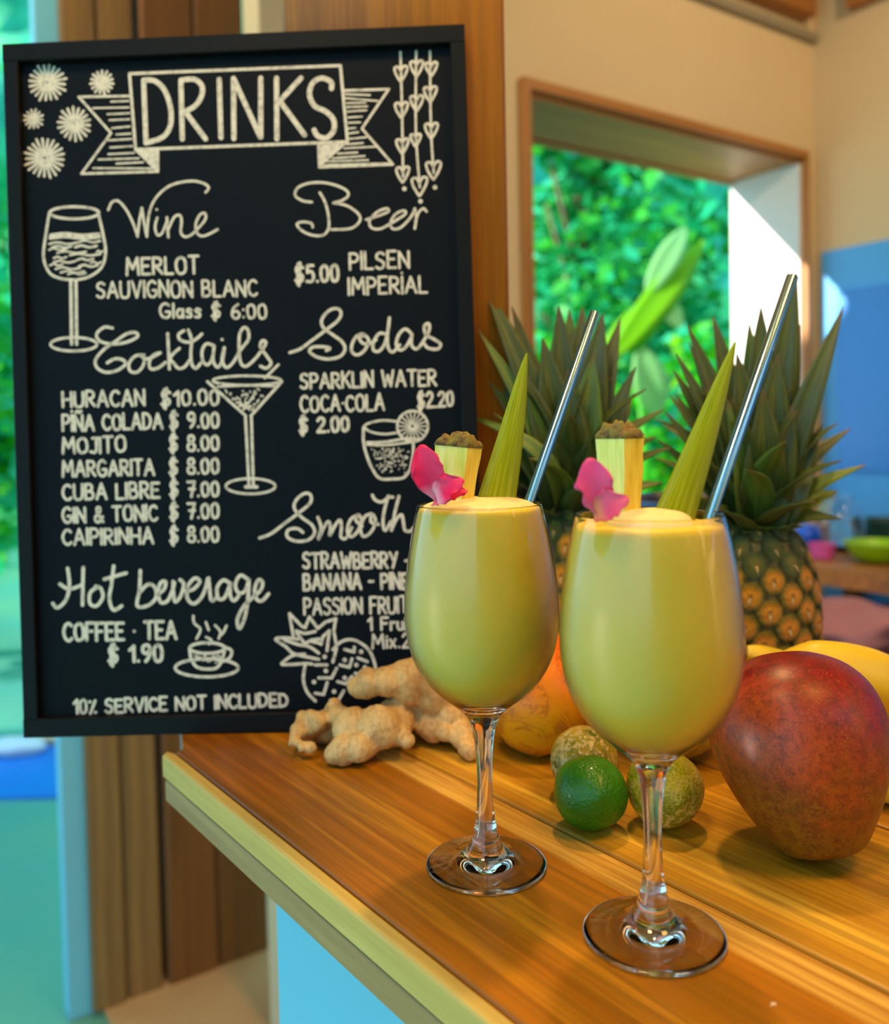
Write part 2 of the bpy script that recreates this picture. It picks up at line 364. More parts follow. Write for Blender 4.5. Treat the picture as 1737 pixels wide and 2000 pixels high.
# petals
def petal(name, a, b, c):
    m = Mat(name, b, .5); tc = m.n('TexCoord'); sp = m.n('SeparateXYZ'); m.l(tc.outputs['UV'], sp.inputs[0]); v = m.coords(); n = m.noise(v, 160, 4)
    f = m.math('ADD', sp.outputs[1], m.math('MULTIPLY', m.math('SUBTRACT', n, .5), .3))
    m.color(m.ramp(f, [(.05, a), (.35, b), (1.0, c)])); m.b.inputs['Subsurface Weight'].default_value = .2; m.b.inputs['Subsurface Radius'].default_value = (.004, .002, .002)
    m.bump(m.noise(v, 300, 3), .2, .0005); return m.m
M_pet1 = petal('magenta petal', srgb(244, 150, 170), srgb(240, 14, 86), srgb(238, 6, 84))
M_pet2 = petal('pink petal', srgb(244, 120, 140), srgb(242, 74, 118), srgb(238, 60, 126))
M_pet3 = petal('pink petal with orange fold', srgb(226, 120, 70), srgb(226, 66, 104), srgb(236, 80, 120))
# wedge
m = Mat('pineapple flesh', srgb(240, 200, 60), .35); v = m.coords((60, 60, 9)); n = m.noise(v, 3, 5, .6)
m.color(m.ramp(n, [(.3, srgb(226, 172, 30)), (.5, srgb(246, 206, 66)), (.7, srgb(250, 226, 110))])); m.bump(n, .3, .001); m.b.inputs['Subsurface Weight'].default_value = .3; m.b.inputs['Subsurface Radius'].default_value = (.008, .006, .002); M_flesh = m.m
m = Mat('pale cut face', srgb(226, 226, 120), .35); v = m.coords((80, 80, 7)); n = m.noise(v, 3, 5, .6)
m.color(m.ramp(n, [(.3, srgb(190, 204, 60)), (.5, srgb(226, 226, 110)), (.7, srgb(240, 238, 160))])); m.bump(n, .3, .001); m.b.inputs['Subsurface Weight'].default_value = .3; m.b.inputs['Subsurface Radius'].default_value = (.006, .006, .003); M_cut = m.m
m = Mat('rind', srgb(120, 90, 30), .7); v = m.coords(); n = m.noise(v, 260, 5, .7)
m.color(m.ramp(n, [(.35, srgb(70, 60, 20)), (.5, srgb(150, 110, 40)), (.6, srgb(110, 120, 30)), (.7, srgb(200, 140, 50))])); m.bump(n, .8, .002); M_rind = m.m
# board
m = Mat('chalkboard', srgb(10, 14, 22), .55); m.b.inputs['Specular IOR Level'].default_value = .12; v = m.coords(); n = m.noise(v, 60, 4); n2 = m.noise(v, 900, 2)
m.color(m.mix(n, srgb(5, 8, 13), srgb(9, 12, 18))); m.bump(n2, .15, .0003); M_board = m.m
m = Mat('black frame', srgb(24, 28, 30), .5); m.b.inputs['Specular IOR Level'].default_value = .14; v = m.coords(); n = m.noise(v, 80, 4); m.color(m.mix(n, srgb(9, 10, 12), srgb(18, 17, 16))); m.bump(n, .15, .0006); M_bframe = m.m
m = Mat('chalk marker', srgb(226, 214, 192), .8); v = m.coords(); n = m.noise(v, 240, 4, .7); m.color(m.ramp(n, [(.3, srgb(160, 150, 136)), (.5, srgb(222, 206, 184)), (.8, srgb(236, 222, 202))])); M_chalk = m.m
M_navy = plain('navy glaze', srgb(20, 18, 50), .3, .2, 20)
# ================================================================ the room
WR = PY(1565, 295, 2.74)                       # inner top right corner of the window
def onwall(x, y): return PPL(x, y, WR, NIN)
RM = Matrix((( E1.x, -NIN.x, 0, WR.x), (E1.y, -NIN.y, 0, WR.y), (0, 0, 1, 0), (0, 0, 0, 1)))   # local x along wall, y outward, z up
RMI = RM.inverted()
def ws(x, y): q = RMI @ onwall(x, y); return q.x, q.z
S_L = ws(1030, 320)[0]; Z_TOP = ws(1562, 312)[1]; S_C = ws(1592, 400)[0]; S_END = ws(556, 1900)[0]
FZ = -1.0; CEIL = 1.78; SILL = 0.0; TH = .25
def rbox(name, a, b, mat, parent=None, bev=0, smooth=False):
    """a box given in the frame of the window wall, its object axes along the wall"""
    mb = MB(); mb.box(tuple(0 for _ in range(3)), tuple(q - p for p, q in zip(a, b)), None, bev)
    o = mb.build(name, mat, parent, smooth)
    if parent is None or parent.name.startswith('zz'): o.matrix_world = RM @ Matrix.Translation(a)
    else: o.matrix_local = Matrix.Translation(a)
    return o
def rstruct(name, a, b, mat, bev=0):
    return tag(rbox(name, a, b, mat, None, bev), kind='structure')
rstruct('wall_back', (S_END, 0, FZ), (S_L - .5, .08, CEIL), M_wall)
rstruct('wall_back', (S_L - .5, 0, FZ), (S_L, TH, CEIL), M_wall)
rstruct('wall_back', (S_L, 0, Z_TOP), (0, TH, CEIL), M_wall)
rstruct('wall_back', (S_L, 0, FZ), (0, TH, SILL), M_wall)
rstruct('wall_back', (0, 0, FZ), (S_C, TH, CEIL), M_wall)
rstruct('wall_right', (S_C, -7.0, FZ), (S_C + .12, TH, CEIL), M_wall)
# window: timber casing on the wall, deep lined reveal, outer frame and pane
w = empty('window_1', (0, 0, 0), kind='structure'); w.matrix_world = RM
fw = .024
def rc(name, a, b, mat): return rbox(name, a, b, mat, w)
rc('casing', (S_L - fw, -.02, Z_TOP), (fw * .6, 0, Z_TOP + fw), M_frame_wood)
c_ = rbox('casing', (0, 0, 0), (1, .02, fw), M_frame_wood, w); c_.data = c_.data.copy()
c_.matrix_local = Matrix.Translation((S_L, -.02, SILL)) @ Matrix.Rotation(R(-90), 4, 'Y') @ Matrix.Diagonal((Z_TOP - SILL, 1, 1, 1))
c_ = rbox('casing', (0, 0, 0), (1, .02, fw * .6), M_frame_wood, w)
c_.matrix_local = Matrix.Translation((fw * .6, -.02, SILL)) @ Matrix.Rotation(R(-90), 4, 'Y') @ Matrix.Diagonal((Z_TOP - SILL, 1, 1, 1))
rc('sill', (S_L, -.03, SILL - .03), (0, TH, SILL), M_frame_wood)
rc('head_lining', (S_L, 0, Z_TOP - .012), (0, TH, Z_TOP), M_frame_wood)
rc('jamb_lining', (-.012, 0, SILL), (0, TH, Z_TOP - .012), M_white)
rc('jamb_lining', (S_L, 0, SILL), (S_L + .012, TH, Z_TOP - .012), M_frame_wood)
rc('outer_frame', (S_L + .012, TH - .02, Z_TOP - .018), (-.012, TH + .01, Z_TOP - .012), M_frame_wood)
rc('outer_frame', (S_L + .012, TH - .02, SILL), (-.012, TH + .01, SILL + .03), M_frame_wood)
# upper timber and ledge above the window wall
bs, bz = ws(1566, 44)
rstruct('trim_1', (S_END, -.05, bz), (bs, 0, CEIL), M_frame_wood)
ls, lz = ws(1588, 80)
rstruct('trim_2', (S_END, -.022, lz - .012), (ls - .005, 0, lz + .012), plain('grey ledge', srgb(150, 136, 112), .8))
cn = RM @ Vector((S_C, 0, 0))
q = RMI @ PPL(1668, 22, cn, E1); rstruct('trim_3', (S_C - .04, -1.6, q.z), (S_C, q.y, CEIL), M_frame_wood)
qb = RMI @ PPL(1700, 476, cn, E1); rstruct('trim_4', (S_C - .012, -3.1, FZ), (S_C, -.03, qb.z), M_blue)  # blue skylight on the wall, put into the colour of these panels
qp = RMI @ PPL(1644, 640, cn, E1)
M_blue2 = plain('deeper skylight blue', srgb(60, 140, 225), .35, .06, 3)
rstruct('trim_5', (S_C - .022, -3.1, .10), (S_C - .012, qp.y, .64), M_blue2)

mb = MB(); mb.box((-.3, -1.9, FZ), (5.2, -1.75, CEIL)); tag(mb.build('wall_front', M_wall, None, False), kind='structure')
# ceiling over the room, and an added slab beyond the open left side
rstruct('ceiling', (-3.0, -3.4, CEIL), (S_C + .12, TH, CEIL + .06), M_ceil)
mb = MB(); mb.box((-10.2, -1.7, 0), (-.9, 1.75, .06)); tag(mb.build('ceiling', M_ceil, None, False, (0, 0, CEIL + .07)), kind='structure')  # unseen slab added to block the sun, not part of the room

# floors
m = Mat('polished teal floor', srgb(120, 196, 176), .22); v = m.coords(); n = m.noise(v, 1.3, 4); n2 = m.noise(v, 9, 4)
m.color(m.mix(n, srgb(56, 156, 164), srgb(118, 172, 132))); M_teal = m.m
m.b.inputs['Coat Weight'].default_value = .2
mb = MB(); mb.box((-30, -30, -.2), (30, 30, 0)); tag(mb.build('floor', M_teal, None, False, (0, 0, FZ - .012)), kind='structure')
M_tan = plain('tan cement floor', srgb(188, 150, 104), .6, .2, 6)
pa = RMI @ PZ(184, 1975, FZ); pb = RMI @ PZ(528, 1902, FZ)
rstruct('floor', (pa.x + .02, -3.0, FZ - .011), (S_C, pb.y + .34, FZ), M_tan)

# the two timbers and the painted strip at the open side
TPL = PZ(184, 1980, FZ)
def timber(name, x0, x1, y0, mat, label, cat, dy=.12, split=1):
    a = RMI @ PPL(x0, y0, TPL, NIN); b = RMI @ PPL(x1, y0, TPL, NIN)
    r = empty(name, (0, 0, 0), label, cat); r.matrix_world = RM @ Matrix.Translation((a.x, a.y, FZ))
    wd = b.x - a.x
    for k in range(split):
        mb = MB(); x_a = wd * k / split; x_b = wd * (k + 1) / split - (.004 if k < split - 1 else 0)
        mb.box((0, 0, 0), (CEIL - FZ, x_b - x_a, dy), None, .006)
        o = mb.build('plank', mat, r, False)
        # long axis of the mesh (x) stands up
        o.matrix_local = Matrix(((0, 1, 0, x_a), (0, 0, 1, .004 * (k % 2)), (1, 0, 0, 0), (0, 0, 0, 1)))
    return r
M_p2 = wood('weathered timber', srgb(92, 62, 30), srgb(136, 98, 50), srgb(160, 122, 70), .6, .35, 0, 5)
M_p3 = wood('red brown timber', srgb(80, 44, 16), srgb(122, 74, 28), srgb(146, 94, 40), .6, .35, 0, 8)
timber('timber_post', 184, 322, 1972, M_p2, 'weathered light brown timber post on the tan floor beside the pale blue jamb', 'post', split=2)
timber('timber_post', 334, 530, 1960, M_p3, 'reddish brown timber post on the tan floor under the corner of the counter', 'post', split=2)
a = RMI @ PZ(136, 1985, FZ); b = RMI @ PPL(183, 1500, PZ(136, 1985, FZ), NIN)
rstruct('door_1', (a.x, a.y, FZ - .01), (b.x - .002, a.y + .05, CEIL), M_paleblue)

# big post behind the menu board, standing on the counter
mb = MB(); xL = PY(567, 700, .777).x; xR = PY(989, 250, .777).x
mb.box((0, 0, 0), (CEIL, xR - xL, .07), None, .004)
o = mb.build('plank', wood('post timber', srgb(116, 62, 4), srgb(178, 106, 14), srgb(204, 130, 30), .5, .8, 0, 3))
pr = empty('wooden_pillar', (xL, .777, 0), 'wide orange brown wooden pillar standing on the counter behind the menu board', 'post')
o.parent = pr; o.matrix_local = Matrix(((0, 1, 0, 0), (0, 0, 1, 0), (1, 0, 0, .0005), (0, 0, 0, 1)))
o.name = 'post_face'

# ================================================================ outside
rng = random.Random(5)
def foliage_mesh(name, centers, n, size, mats, seed=1, flat=.5):
    rg = np.random.default_rng(seed); vs = []; fs = []; mi = []
    cs = np.array([c[:3] for c in centers]); rs = np.array([c[3] for c in centers])
    pw = rs ** 2 / (rs ** 2).sum()
    idx = rg.choice(len(cs), n, p=pw)
    dr = rg.normal(size=(n, 3)); dr /= np.linalg.norm(dr, axis=1)[:, None]
    pos = cs[idx] + dr * (rs[idx] * (rg.random(n) ** .35))[:, None]
    a = rg.normal(size=(n, 3)); a[:, 2] *= flat; a /= np.linalg.norm(a, axis=1)[:, None]
    b = np.cross(a, rg.normal(size=(n, 3))); b /= np.linalg.norm(b, axis=1)[:, None]
    nn = np.cross(a, b)
    s = size * rg.uniform(.6, 1.5, n)
    V = np.stack([pos, pos + (a * .45 + b * .28 + nn * .08) * s[:, None], pos + a * s[:, None], pos + (a * .45 - b * .28 + nn * .08) * s[:, None]], 1).reshape(-1, 3)
    me = bpy.data.meshes.new(name)
    me.vertices.add(4 * n); me.vertices.foreach_set('co', V.ravel().astype('f'))
    me.loops.add(4 * n); me.loops.foreach_set('vertex_index', np.arange(4 * n, dtype='i'))
    me.polygons.add(n); me.polygons.foreach_set('loop_start', np.arange(0, 4 * n, 4, dtype='i'))
    try: me.polygons.foreach_set('loop_total', np.full(n, 4, dtype='i'))
    except Exception: pass
    for mt in mats: me.materials.append(mt)
    me.polygons.foreach_set('material_index', rg.integers(0, len(mats), n).astype('i'))
    me.update(calc_edges=True); me.validate(); return me
def leafcol(name, c, tr=.45):
    m = Mat(name, c, .35); t = m.n('BsdfTranslucent'); t.inputs[0].default_value = (min(1, c[0] * 1.3), min(1, c[1] * 1.2), c[2] * .8, 1)
    mx = m.n('MixShader'); mx.inputs[0].default_value = tr; m.l(m.b.outputs[0], mx.inputs[1]); m.l(t.outputs[0], mx.inputs[2])
    m.l(mx.outputs[0], m.nt.nodes['Material Output'].inputs['Surface']); return m.m
L_teal = leafcol('blue green leaf', srgb(40, 190, 140)); L_deep = leafcol('deep green leaf', srgb(30, 150, 84)); L_mid = leafcol('mid green leaf', srgb(64, 185, 70))
L_lime = leafcol('lime green leaf', srgb(130, 205, 20), .5); L_bright = leafcol('bright green leaf', srgb(70, 190, 30), .5); L_pale = leafcol('pale green leaf', srgb(150, 215, 150), .4)
M_bark = plain('bark', srgb(110, 92, 70), .9, .3, 12)
# a steep bank of forest behind everything
vs = []; fs = []; NX, NZ = 70, 26
for j in range(NZ + 1):
    for i in range(NX + 1):
        x = -9 + 22 * i / NX; z = FZ - .2 + 9.5 * j / NZ
        y = 9.5 + 1.6 * j / NZ + .9 * noise.noise(Vector((x * .7, z * .7, 3))) + .35 * noise.noise(Vector((x * 2.3, z * 2.3, 9)))
        vs.append((x, y, z))
for j in range(NZ):
    for i in range(NX):
        k = j * (NX + 1) + i; fs.append((k, k + 1, k + NX + 2, k + NX + 1))
m = Mat('forest bank', srgb(30, 110, 70), .7); v = m.coords(); n = m.noise(v, 1.6, 5, .65); n2 = m.noise(v, 4.5, 4, .6)
c = m.ramp(n, [(.3, srgb(20, 130, 100)), (.48, srgb(30, 170, 130)), (.6, srgb(60, 195, 110)), (.75, srgb(130, 225, 140))]); c = m.mix(m.ramp(n2, [(.5, BW(0)), (.7, BW(.6))]), c, srgb(70, 190, 170)); m.color(c)
tag(link('hillside', mesh('hillside', vs, fs, m.m)), kind='structure')
def tree(x, y, h, r, n, mats, label, seed, size=.16):
    t = empty('leafy_tree', (x, y, FZ - .01), label, 'tree', 'trees beyond the bar')
    rg = random.Random(seed); mb = MB()
    mb.tube([(0, 0, 0), (.05, .03, h * .4), (-.04, .02, h * .8)], [.10, .08, .04], 8)
    for k in range(5):
        a = rg.uniform(0, 6.28); mb.tube([(0, 0, h * (.4 + .08 * k)), (math.cos(a) * r * .6, math.sin(a) * r * .6, h * (.6 + .08 * k))], [.04, .012], 6)
    mb.build('trunk', M_bark, t)
    cs = [(rg.uniform(-r, r) * .7, rg.uniform(-r, r) * .7, h * rg.uniform(.35, 1.0), r * rg.uniform(.35, .6)) for _ in range(14)]
    tag(link('foliage', foliage_mesh('foliage', cs, n, size, mats, seed), t), kind='stuff')
tree(-.6, 5.6, 3.2, .95, 4200, [L_teal, L_deep, L_mid], 'blue green tree seen through the window behind the pillar', 11)
tree(1.2, 7.6, 4.4, 1.1, 4800, [L_deep, L_teal, L_mid], 'dark tree in the middle of the window view', 12)
tree(3.0, 6.2, 3.8, 1.0, 4200, [L_mid, L_deep, L_teal], 'mid green tree at the sunlit side of the window', 13)
tree(-4.9, 8.4, 5.4, 1.4, 4800, [L_teal, L_teal, L_mid], 'turquoise lit tree outside the open side of the bar', 14)
tree(-3.1, 5.0, 2.1, .8, 2600, [L_mid, L_bright, L_teal], 'low bright tree outside the open side by the floor', 15)

def leaf_mesh(name, base, tip, wid, mat, bow=.0, up=Vector((0, 0, 1)), fold=.25, n=12, cols=4, taper=.35, curl=0, thick=.0006, twist=0, shape='blade', flatbase=False):
    """a blade from base to tip; bow lifts the middle along up, fold makes its channel"""
    base = Vector(base); tip = Vector(tip); ax = tip - base; L = ax.length; t = ax.normalized()
    upv = (up - t * up.dot(t)); upv = upv.normalized() if upv.length > 1e-6 else t.orthogonal().normalized()
    side0 = t.cross(upv).normalized()
    front = []; uv = []
    for i in range(n + 1):
        k = i / n
        if shape == 'blade': w = (1 - k ** 2.2) * (1 - .25 * (1 - k) ** 3)
        elif shape == 'taper': w = (1 - k) ** .72 * (1 + .0 * k)
        else: w = math.sin(math.pi * min(1, (k * .93 + .05))) ** .7
        w = max(w, .02) * wid / 2
        off = bow * L * math.sin(math.pi * k ** 1.0) + curl * L * k ** 3
        c = base + ax * k + upv * off
        a = twist * k; sd_ = side0 * math.cos(a) + upv * math.sin(a); un = upv * math.cos(a) - side0 * math.sin(a)
        for j in range(cols + 1):
            q = -1 + 2 * j / cols
            front.append(c + sd_ * (q * w) + un * (fold * w * q * q)); uv.append(((q + 1) / 2, k))
    m_ = cols + 1; N = len(front); fs = []
    for i in range(n):
        for j in range(cols):
            k = i * m_ + j; fs.append((k, k + 1, k + m_ + 1, k + m_))
    back = [p - upv * thick for p in front]
    f2 = [tuple(reversed([q + N for q in f])) for f in fs]
    rim = []
    for i in range(n):
        rim.append((i * m_, (i + 1) * m_, (i + 1) * m_ + N, i * m_ + N)); rim.append((i * m_ + cols, i * m_ + cols + N, (i + 1) * m_ + cols + N, (i + 1) * m_ + cols))
    allf = fs + f2 + rim
    me = mesh(name, front + back, allf, mat)
    ul = me.uv_layers.new(name='UVMap'); uvs = uv + uv
    for lp in me.loops: ul.data[lp.index].uv = uvs[lp.vertex_index]
    return me
# broad leaved plants just outside the window
pl = empty('broad_leaf_plant', PY(1262, 960, 3.3), 'tall plant with long lime green leaves close outside the window', 'plant')
def pleaf(par, pts, w, mat, Y, bow=.05):
    a = PY(*pts[0], Y) - par.location; b = PY(*pts[1], Y + .05) - par.location
    o = link('leaf', leaf_mesh('leaf', a, b, w, mat, bow, Vector((0, -1, .2)), .2, 10, 4, shape='oval', thick=.001), par)
    return o
for (p0, p1, wd, mt) in [((1195, 700), (1375, 470), .10, L_lime), ((1265, 570), (1340, 445), .085, L_pale), ((1275, 640), (1370, 490), .06, L_bright), ((1170, 720), (1265, 590), .09, L_lime),
                         ((1230, 690), (1310, 560), .08, L_bright), ((1250, 680), (1285, 815), .12, L_pale), ((1330, 640), (1270, 560), .08, L_pale), ((1215, 640), (1180, 730), .06, L_lime)]:
    pleaf(pl, (p0, p1), wd * 1.1, mt, 3.3)
mb = MB(); mb.tube([PY(1262, 1100, 3.34) - pl.location, PY(1262, 900, 3.34) - pl.location, PY(1240, 650, 3.34) - pl.location], [.02, .016, .006], 6); mb.build('stem', L_bright, pl)
o = empty('leafy_shrub', PY(1245, 985, 3.95) , 'bright green shrub of small pointed leaves under the window view', 'shrub')
cs = [tuple(PY(x, y, 3.95 + d_) - o.location) + (r_,) for x, y, d_, r_ in [(1200, 900, 0, .12), (1260, 820, .1, .12), (1210, 800, .1, .10), (1320, 880, .1, .12), (1270, 940, 0, .13), (1190, 970, .1, .14), (1330, 960, .1, .12), (1250, 1050, 0, .16), (1060, 780, .3, .14), (1050, 700, .3, .1), (1370, 700, .3, .16), (1390, 800, .2, .15)]]
tag(link('foliage', foliage_mesh('foliage', cs, 1500, .085, [L_bright, L_lime, L_bright, L_teal], 3), o), kind='stuff')

# pale stones by the left floor
def blob(name, r, seed, amp=.15, sub=3, sq=(1, 1, 1)):
    import bmesh
    bm = bmesh.new(); bmesh.ops.create_icosphere(bm, subdivisions=sub, radius=1)
    for v_ in bm.verts:
        d_ = 1 + amp * noise.noise(v_.co * 1.4 + Vector((seed, 0, 0))); v_.co = Vector((v_.co.x * sq[0], v_.co.y * sq[1], v_.co.z * sq[2])) * d_ * r
    me = bpy.data.meshes.new(name); bm.to_mesh(me); bm.free()
    me.polygons.foreach_set('use_smooth', [True] * len(me.polygons)); return me
M_stone = plain('pale stone', srgb(215, 220, 225), .6, .15, 5); M_stone2 = plain('sand coloured stone', srgb(226, 200, 160), .7, .2, 5)
for (x, y, Y, r_, mt, lb) in [(30, 1475, 3.4, .09, M_stone, 'flat white stone lying on the teal floor'), (105, 1452, 3.7, .08, M_stone2, 'sand coloured stone lying behind the flat white stone')]:
    me = blob('rock', r_, x, .2, 3, (1.3, .8, .45)); me.materials.append(mt)
    p = PZ(x, y, FZ - .012); tag(link('garden_stone', me, None, (p.x, p.y, FZ - .012 + r_ * .36)), lb, 'stone')

p0 = PZ(-60, 1478, FZ - .012); p1 = PZ(150, 1560, FZ - .012)
mb = MB(); mb.box((p0.x - .5, p1.y, 0), (p1.x + .05, p1.y + .62, .012), None, .003)
tag(mb.build('ground_sheet', plain('bright blue sheet', srgb(10, 120, 215), .35, .15, 5), None, False, (0, 0, FZ - .0115)), 'bright blue sheet lying on the teal floor outside, near the white stone', 'ground sheet')
# ================================================================ things at the right behind the counter
tb = empty('side_table', RM @ Vector((S_C - .35, -1.0, FZ)), 'brown wooden side table against the blue wall', 'table'); tb.rotation_euler = (0, 0, math.atan2(E1.y, E1.x))
TZ = PY(1680, 1085, 2.3).z
cntr = RM @ Vector((S_C - .30, -.75, 0)); tb.location = (cntr.x, cntr.y, FZ)
mb = MB(); mb.box((-.27, -.7, TZ - FZ - .045), (.27, .62, TZ - FZ)); mb.build('tabletop', M_frame_wood, tb, False)
for sx in (-.24, .2):
    for sy in (-.66, .56):
        mb = MB(); mb.box((sx, sy, 0), (sx + .04, sy + .04, TZ - FZ - .045)); mb.build('leg', M_p3, tb, False)
mb = MB(); mb.box((-.24, -.64, .5), (.22, .58, .52)); mb.build('shelf', M_p3, tb, False)
def ontable(x, y, dz=0):
    d = ray(x, y); p = CP + d * ((TZ + dz - H) / d.z); return p
def small(name, prof, x, y, mat, label, cat, n=32):
    p = PZ(x, y, TZ); mb = MB(); mb.lathe(prof, n); return tag(mb.build(name, mat, None, True, p, None, 40), label, cat)
small('blue_ball', [(.001 + .034 * math.sin(math.pi * k / 14), .034 - .034 * math.cos(math.pi * k / 14)) for k in range(15)], 1578, 1072, plain('blue plastic', srgb(0, 90, 220), .3), 'small bright blue ball on the side table', 'ball')
small('pink_cup', [(.02, 0), (.028, .004), (.034, .04), (.032, .04), (.026, .006)], 1606, 1092, plain('pink plastic', srgb(220, 90, 170), .4), 'small pink cup on the side table beside the blue ball', 'cup')
small('lime_bowl', [(.03, 0), (.06, .012), (.085, .05), (.082, .05), (.055, .014)], 1718, 1098, plain('lime plastic', srgb(150, 200, 10), .4), 'wide lime green bowl near the table edge', 'bowl')
small('dark_bowl', [(.03, 0), (.06, .012), (.075, .075), (.072, .075), (.055, .014)], 1722, 1066, plain('dark green plastic', srgb(14, 70, 60), .4), 'dark green bowl behind the lime bowl', 'bowl')
small('glass_jar', [(.03, 0), (.055, .02), (.065, .07), (.052, .12), (.03, .14), (.032, .155), (.027, .155), (.025, .14), (.047, .12), (.06, .07), (.05, .023), (.0001, .01)], 1644, 1078, M_pane, 'round clear glass jar on the side table', 'jar')
small('small_tin', [(.03, 0), (.03, .06), (.026, .062), (.0001, .062)], 1594, 1066, plain('tan tin', srgb(190, 150, 120), .5), 'small tan tin between the blue ball and the jar', 'tin')
# dark crate and mauve cloth lower down
cr = empty('storage_crate', tb.location + Vector((0, 0, .521)), 'dark brown storage crate on the shelf of the side table', 'crate', rot=tb.rotation_euler)
for k in range(3):
    mb = MB(); mb.box((-.2, -.35, .02 + .09 * k), (-.185, .25, .095 + .09 * k)); mb.build('slat', M_p3, cr, False)
    mb = MB(); mb.box((.165, -.35, .02 + .09 * k), (.18, .25, .095 + .09 * k)); mb.build('slat', M_p3, cr, False)
mb = MB(); mb.box((-.2, -.362, 0), (.18, -.35, .29)); mb.build('end_panel', M_p3, cr, False); mb = MB(); mb.box((-.2, .25, 0), (.18, .262, .29)); mb.build('end_panel', M_p3, cr, False)
mb = MB(); mb.box((-.2, -.35, 0), (.18, .25, .015)); mb.build('bottom_panel', M_p3, cr, False)
pc = PY(1665, 1235, 1.75)
me = blob('folds', 1, 4, .45, 4, (.12, .11, .045)); me.materials.append(plain('mauve cloth', srgb(150, 100, 110), .9, .25, 14))
st = empty('stool', (pc.x, pc.y, FZ), 'dark wooden stool between the counter and the side table', 'stool')
sz = pc.z - .05
mb = MB(); mb.lathe([(.001, sz - FZ - .03), (.15, sz - FZ - .03), (.155, sz - FZ - .015), (.15, sz - FZ), (.001, sz - FZ)], 32); mb.build('seat', M_p3, st)
for k in range(4):
    a = .8 + k * math.pi / 2; mb = MB(); mb.tube([(.10 * math.cos(a), .10 * math.sin(a), sz - FZ - .03), (.15 * math.cos(a), .15 * math.sin(a), 0)], .016, 8); mb.build('leg', M_p3, st)
tag(link('folded_cloth', me, None, (pc.x, pc.y, sz + .062)), 'crumpled mauve cloth lying on the dark stool', 'cloth')

# ================================================================ counter
CD = Vector((.5966, -.8025, 0)); CN = Vector((.8025, .5966, 0))          # along the planks, and across them
CMX = Matrix(((CD.x, CN.x, 0, 0), (CD.y, CN.y, 0, 0), (0, 0, 1, 0), (0, 0, 0, 1)))
CT = .036; S0, S1 = -.775, .75
ct = empty('bar_counter', (0, 0, 0), 'long plank counter with golden and brown boards and a pale rounded edge', 'counter'); ct.matrix_world = CMX
def plank(n0, n1, mat, clip=None, z0=-CT, zt=0.0, name='plank'):
    # rounded-corner slab as a polygon extruded down, local origin at its near edge
    b = .0022; poly = clip or [(S0, n0), (S1, n0), (S1, n1), (S0, n1)]
    P = [Vector((x, y, 0)) for x, y in poly]; cc = sum(P, Vector()) / len(P)
    n = len(P); area = sum(P[i].x * P[(i + 1) % n].y - P[(i + 1) % n].x * P[i].y for i in range(n))
    def inset(d_):
        out = []
        for i in range(n):
            e0 = (P[i] - P[i - 1]).normalized(); e1 = (P[(i + 1) % n] - P[i]).normalized(); sg = 1 if area > 0 else -1
            n0_ = Vector((-e0.y, e0.x, 0)) * sg; n1_ = Vector((-e1.y, e1.x, 0)) * sg; bis = (n0_ + n1_).normalized(); out.append(P[i] + bis * (d_ / max(.3, bis.dot(n0_))))
        return out
    rings = [(b, z0), (0, z0 + b), (0, zt - b), (b * .3, zt - b * .3), (b, zt)]
    vs = []; fs = []
    for d_, z in rings:
        vs += [Vector((p.x, p.y - n0, z)) for p in inset(d_)]
    for k in range(len(rings) - 1):
        for i in range(n): fs.append((k * n + i, k * n + (i + 1) % n, (k + 1) * n + (i + 1) % n, (k + 1) * n + i))
    fs += [tuple(range(n - 1, -1, -1)), tuple(range((len(rings) - 1) * n, len(rings) * n))]
    o = link(name, mesh(name, vs, fs, mat, False), ct, (0, n0, 0)); return o
# corner cut at the left end, traced on the counter plane
cA = CMX.inverted() @ PZ(318, 1470); cB = CMX.inverted() @ PZ(324, 1443)
n_edge = .2335; eg = .010
dirc = (cB - cA).normalized(); kS0 = (S0 - cA.x) / dirc.x; cE = cA + dirc * kS0
n_in = cE.y
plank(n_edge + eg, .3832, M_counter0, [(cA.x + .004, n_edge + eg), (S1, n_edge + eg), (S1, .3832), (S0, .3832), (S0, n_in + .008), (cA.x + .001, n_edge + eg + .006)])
plank(n_edge, n_edge + eg, M_edge, [(cA.x, n_edge), (S1, n_edge), (S1, n_edge + eg - .0005), (cA.x + .004, n_edge + eg - .0005), (cA.x - .006, n_edge + .006)], z0=-.021, zt=-.0012, name='edge_strip')
plank(n_edge + .001, n_edge + eg, M_edge2, [(cA.x + .002, n_edge + .001), (S1, n_edge + .001), (S1, n_edge + eg - .0005), (cA.x + .004, n_edge + eg - .0005), (cA.x - .003, n_edge + .006)], z0=-CT - .004, zt=-.0212, name='lower_edge_strip')
plank(.3856, .540, M_counter1); plank(.5418, .665, M_counter2); plank(.6668, .80, wood('counter wood brown gold', srgb(120, 66, 14), srgb(172, 108, 30), srgb(200, 140, 50), .38, 1, 0, 14)); plank(.8018, .93, M_counter1)
mb = MB(); mb.box((S0 + .02, .40, -CT - .03), (S1, .92, -CT - .001)); mb.build('underboard', M_p3, ct, False)
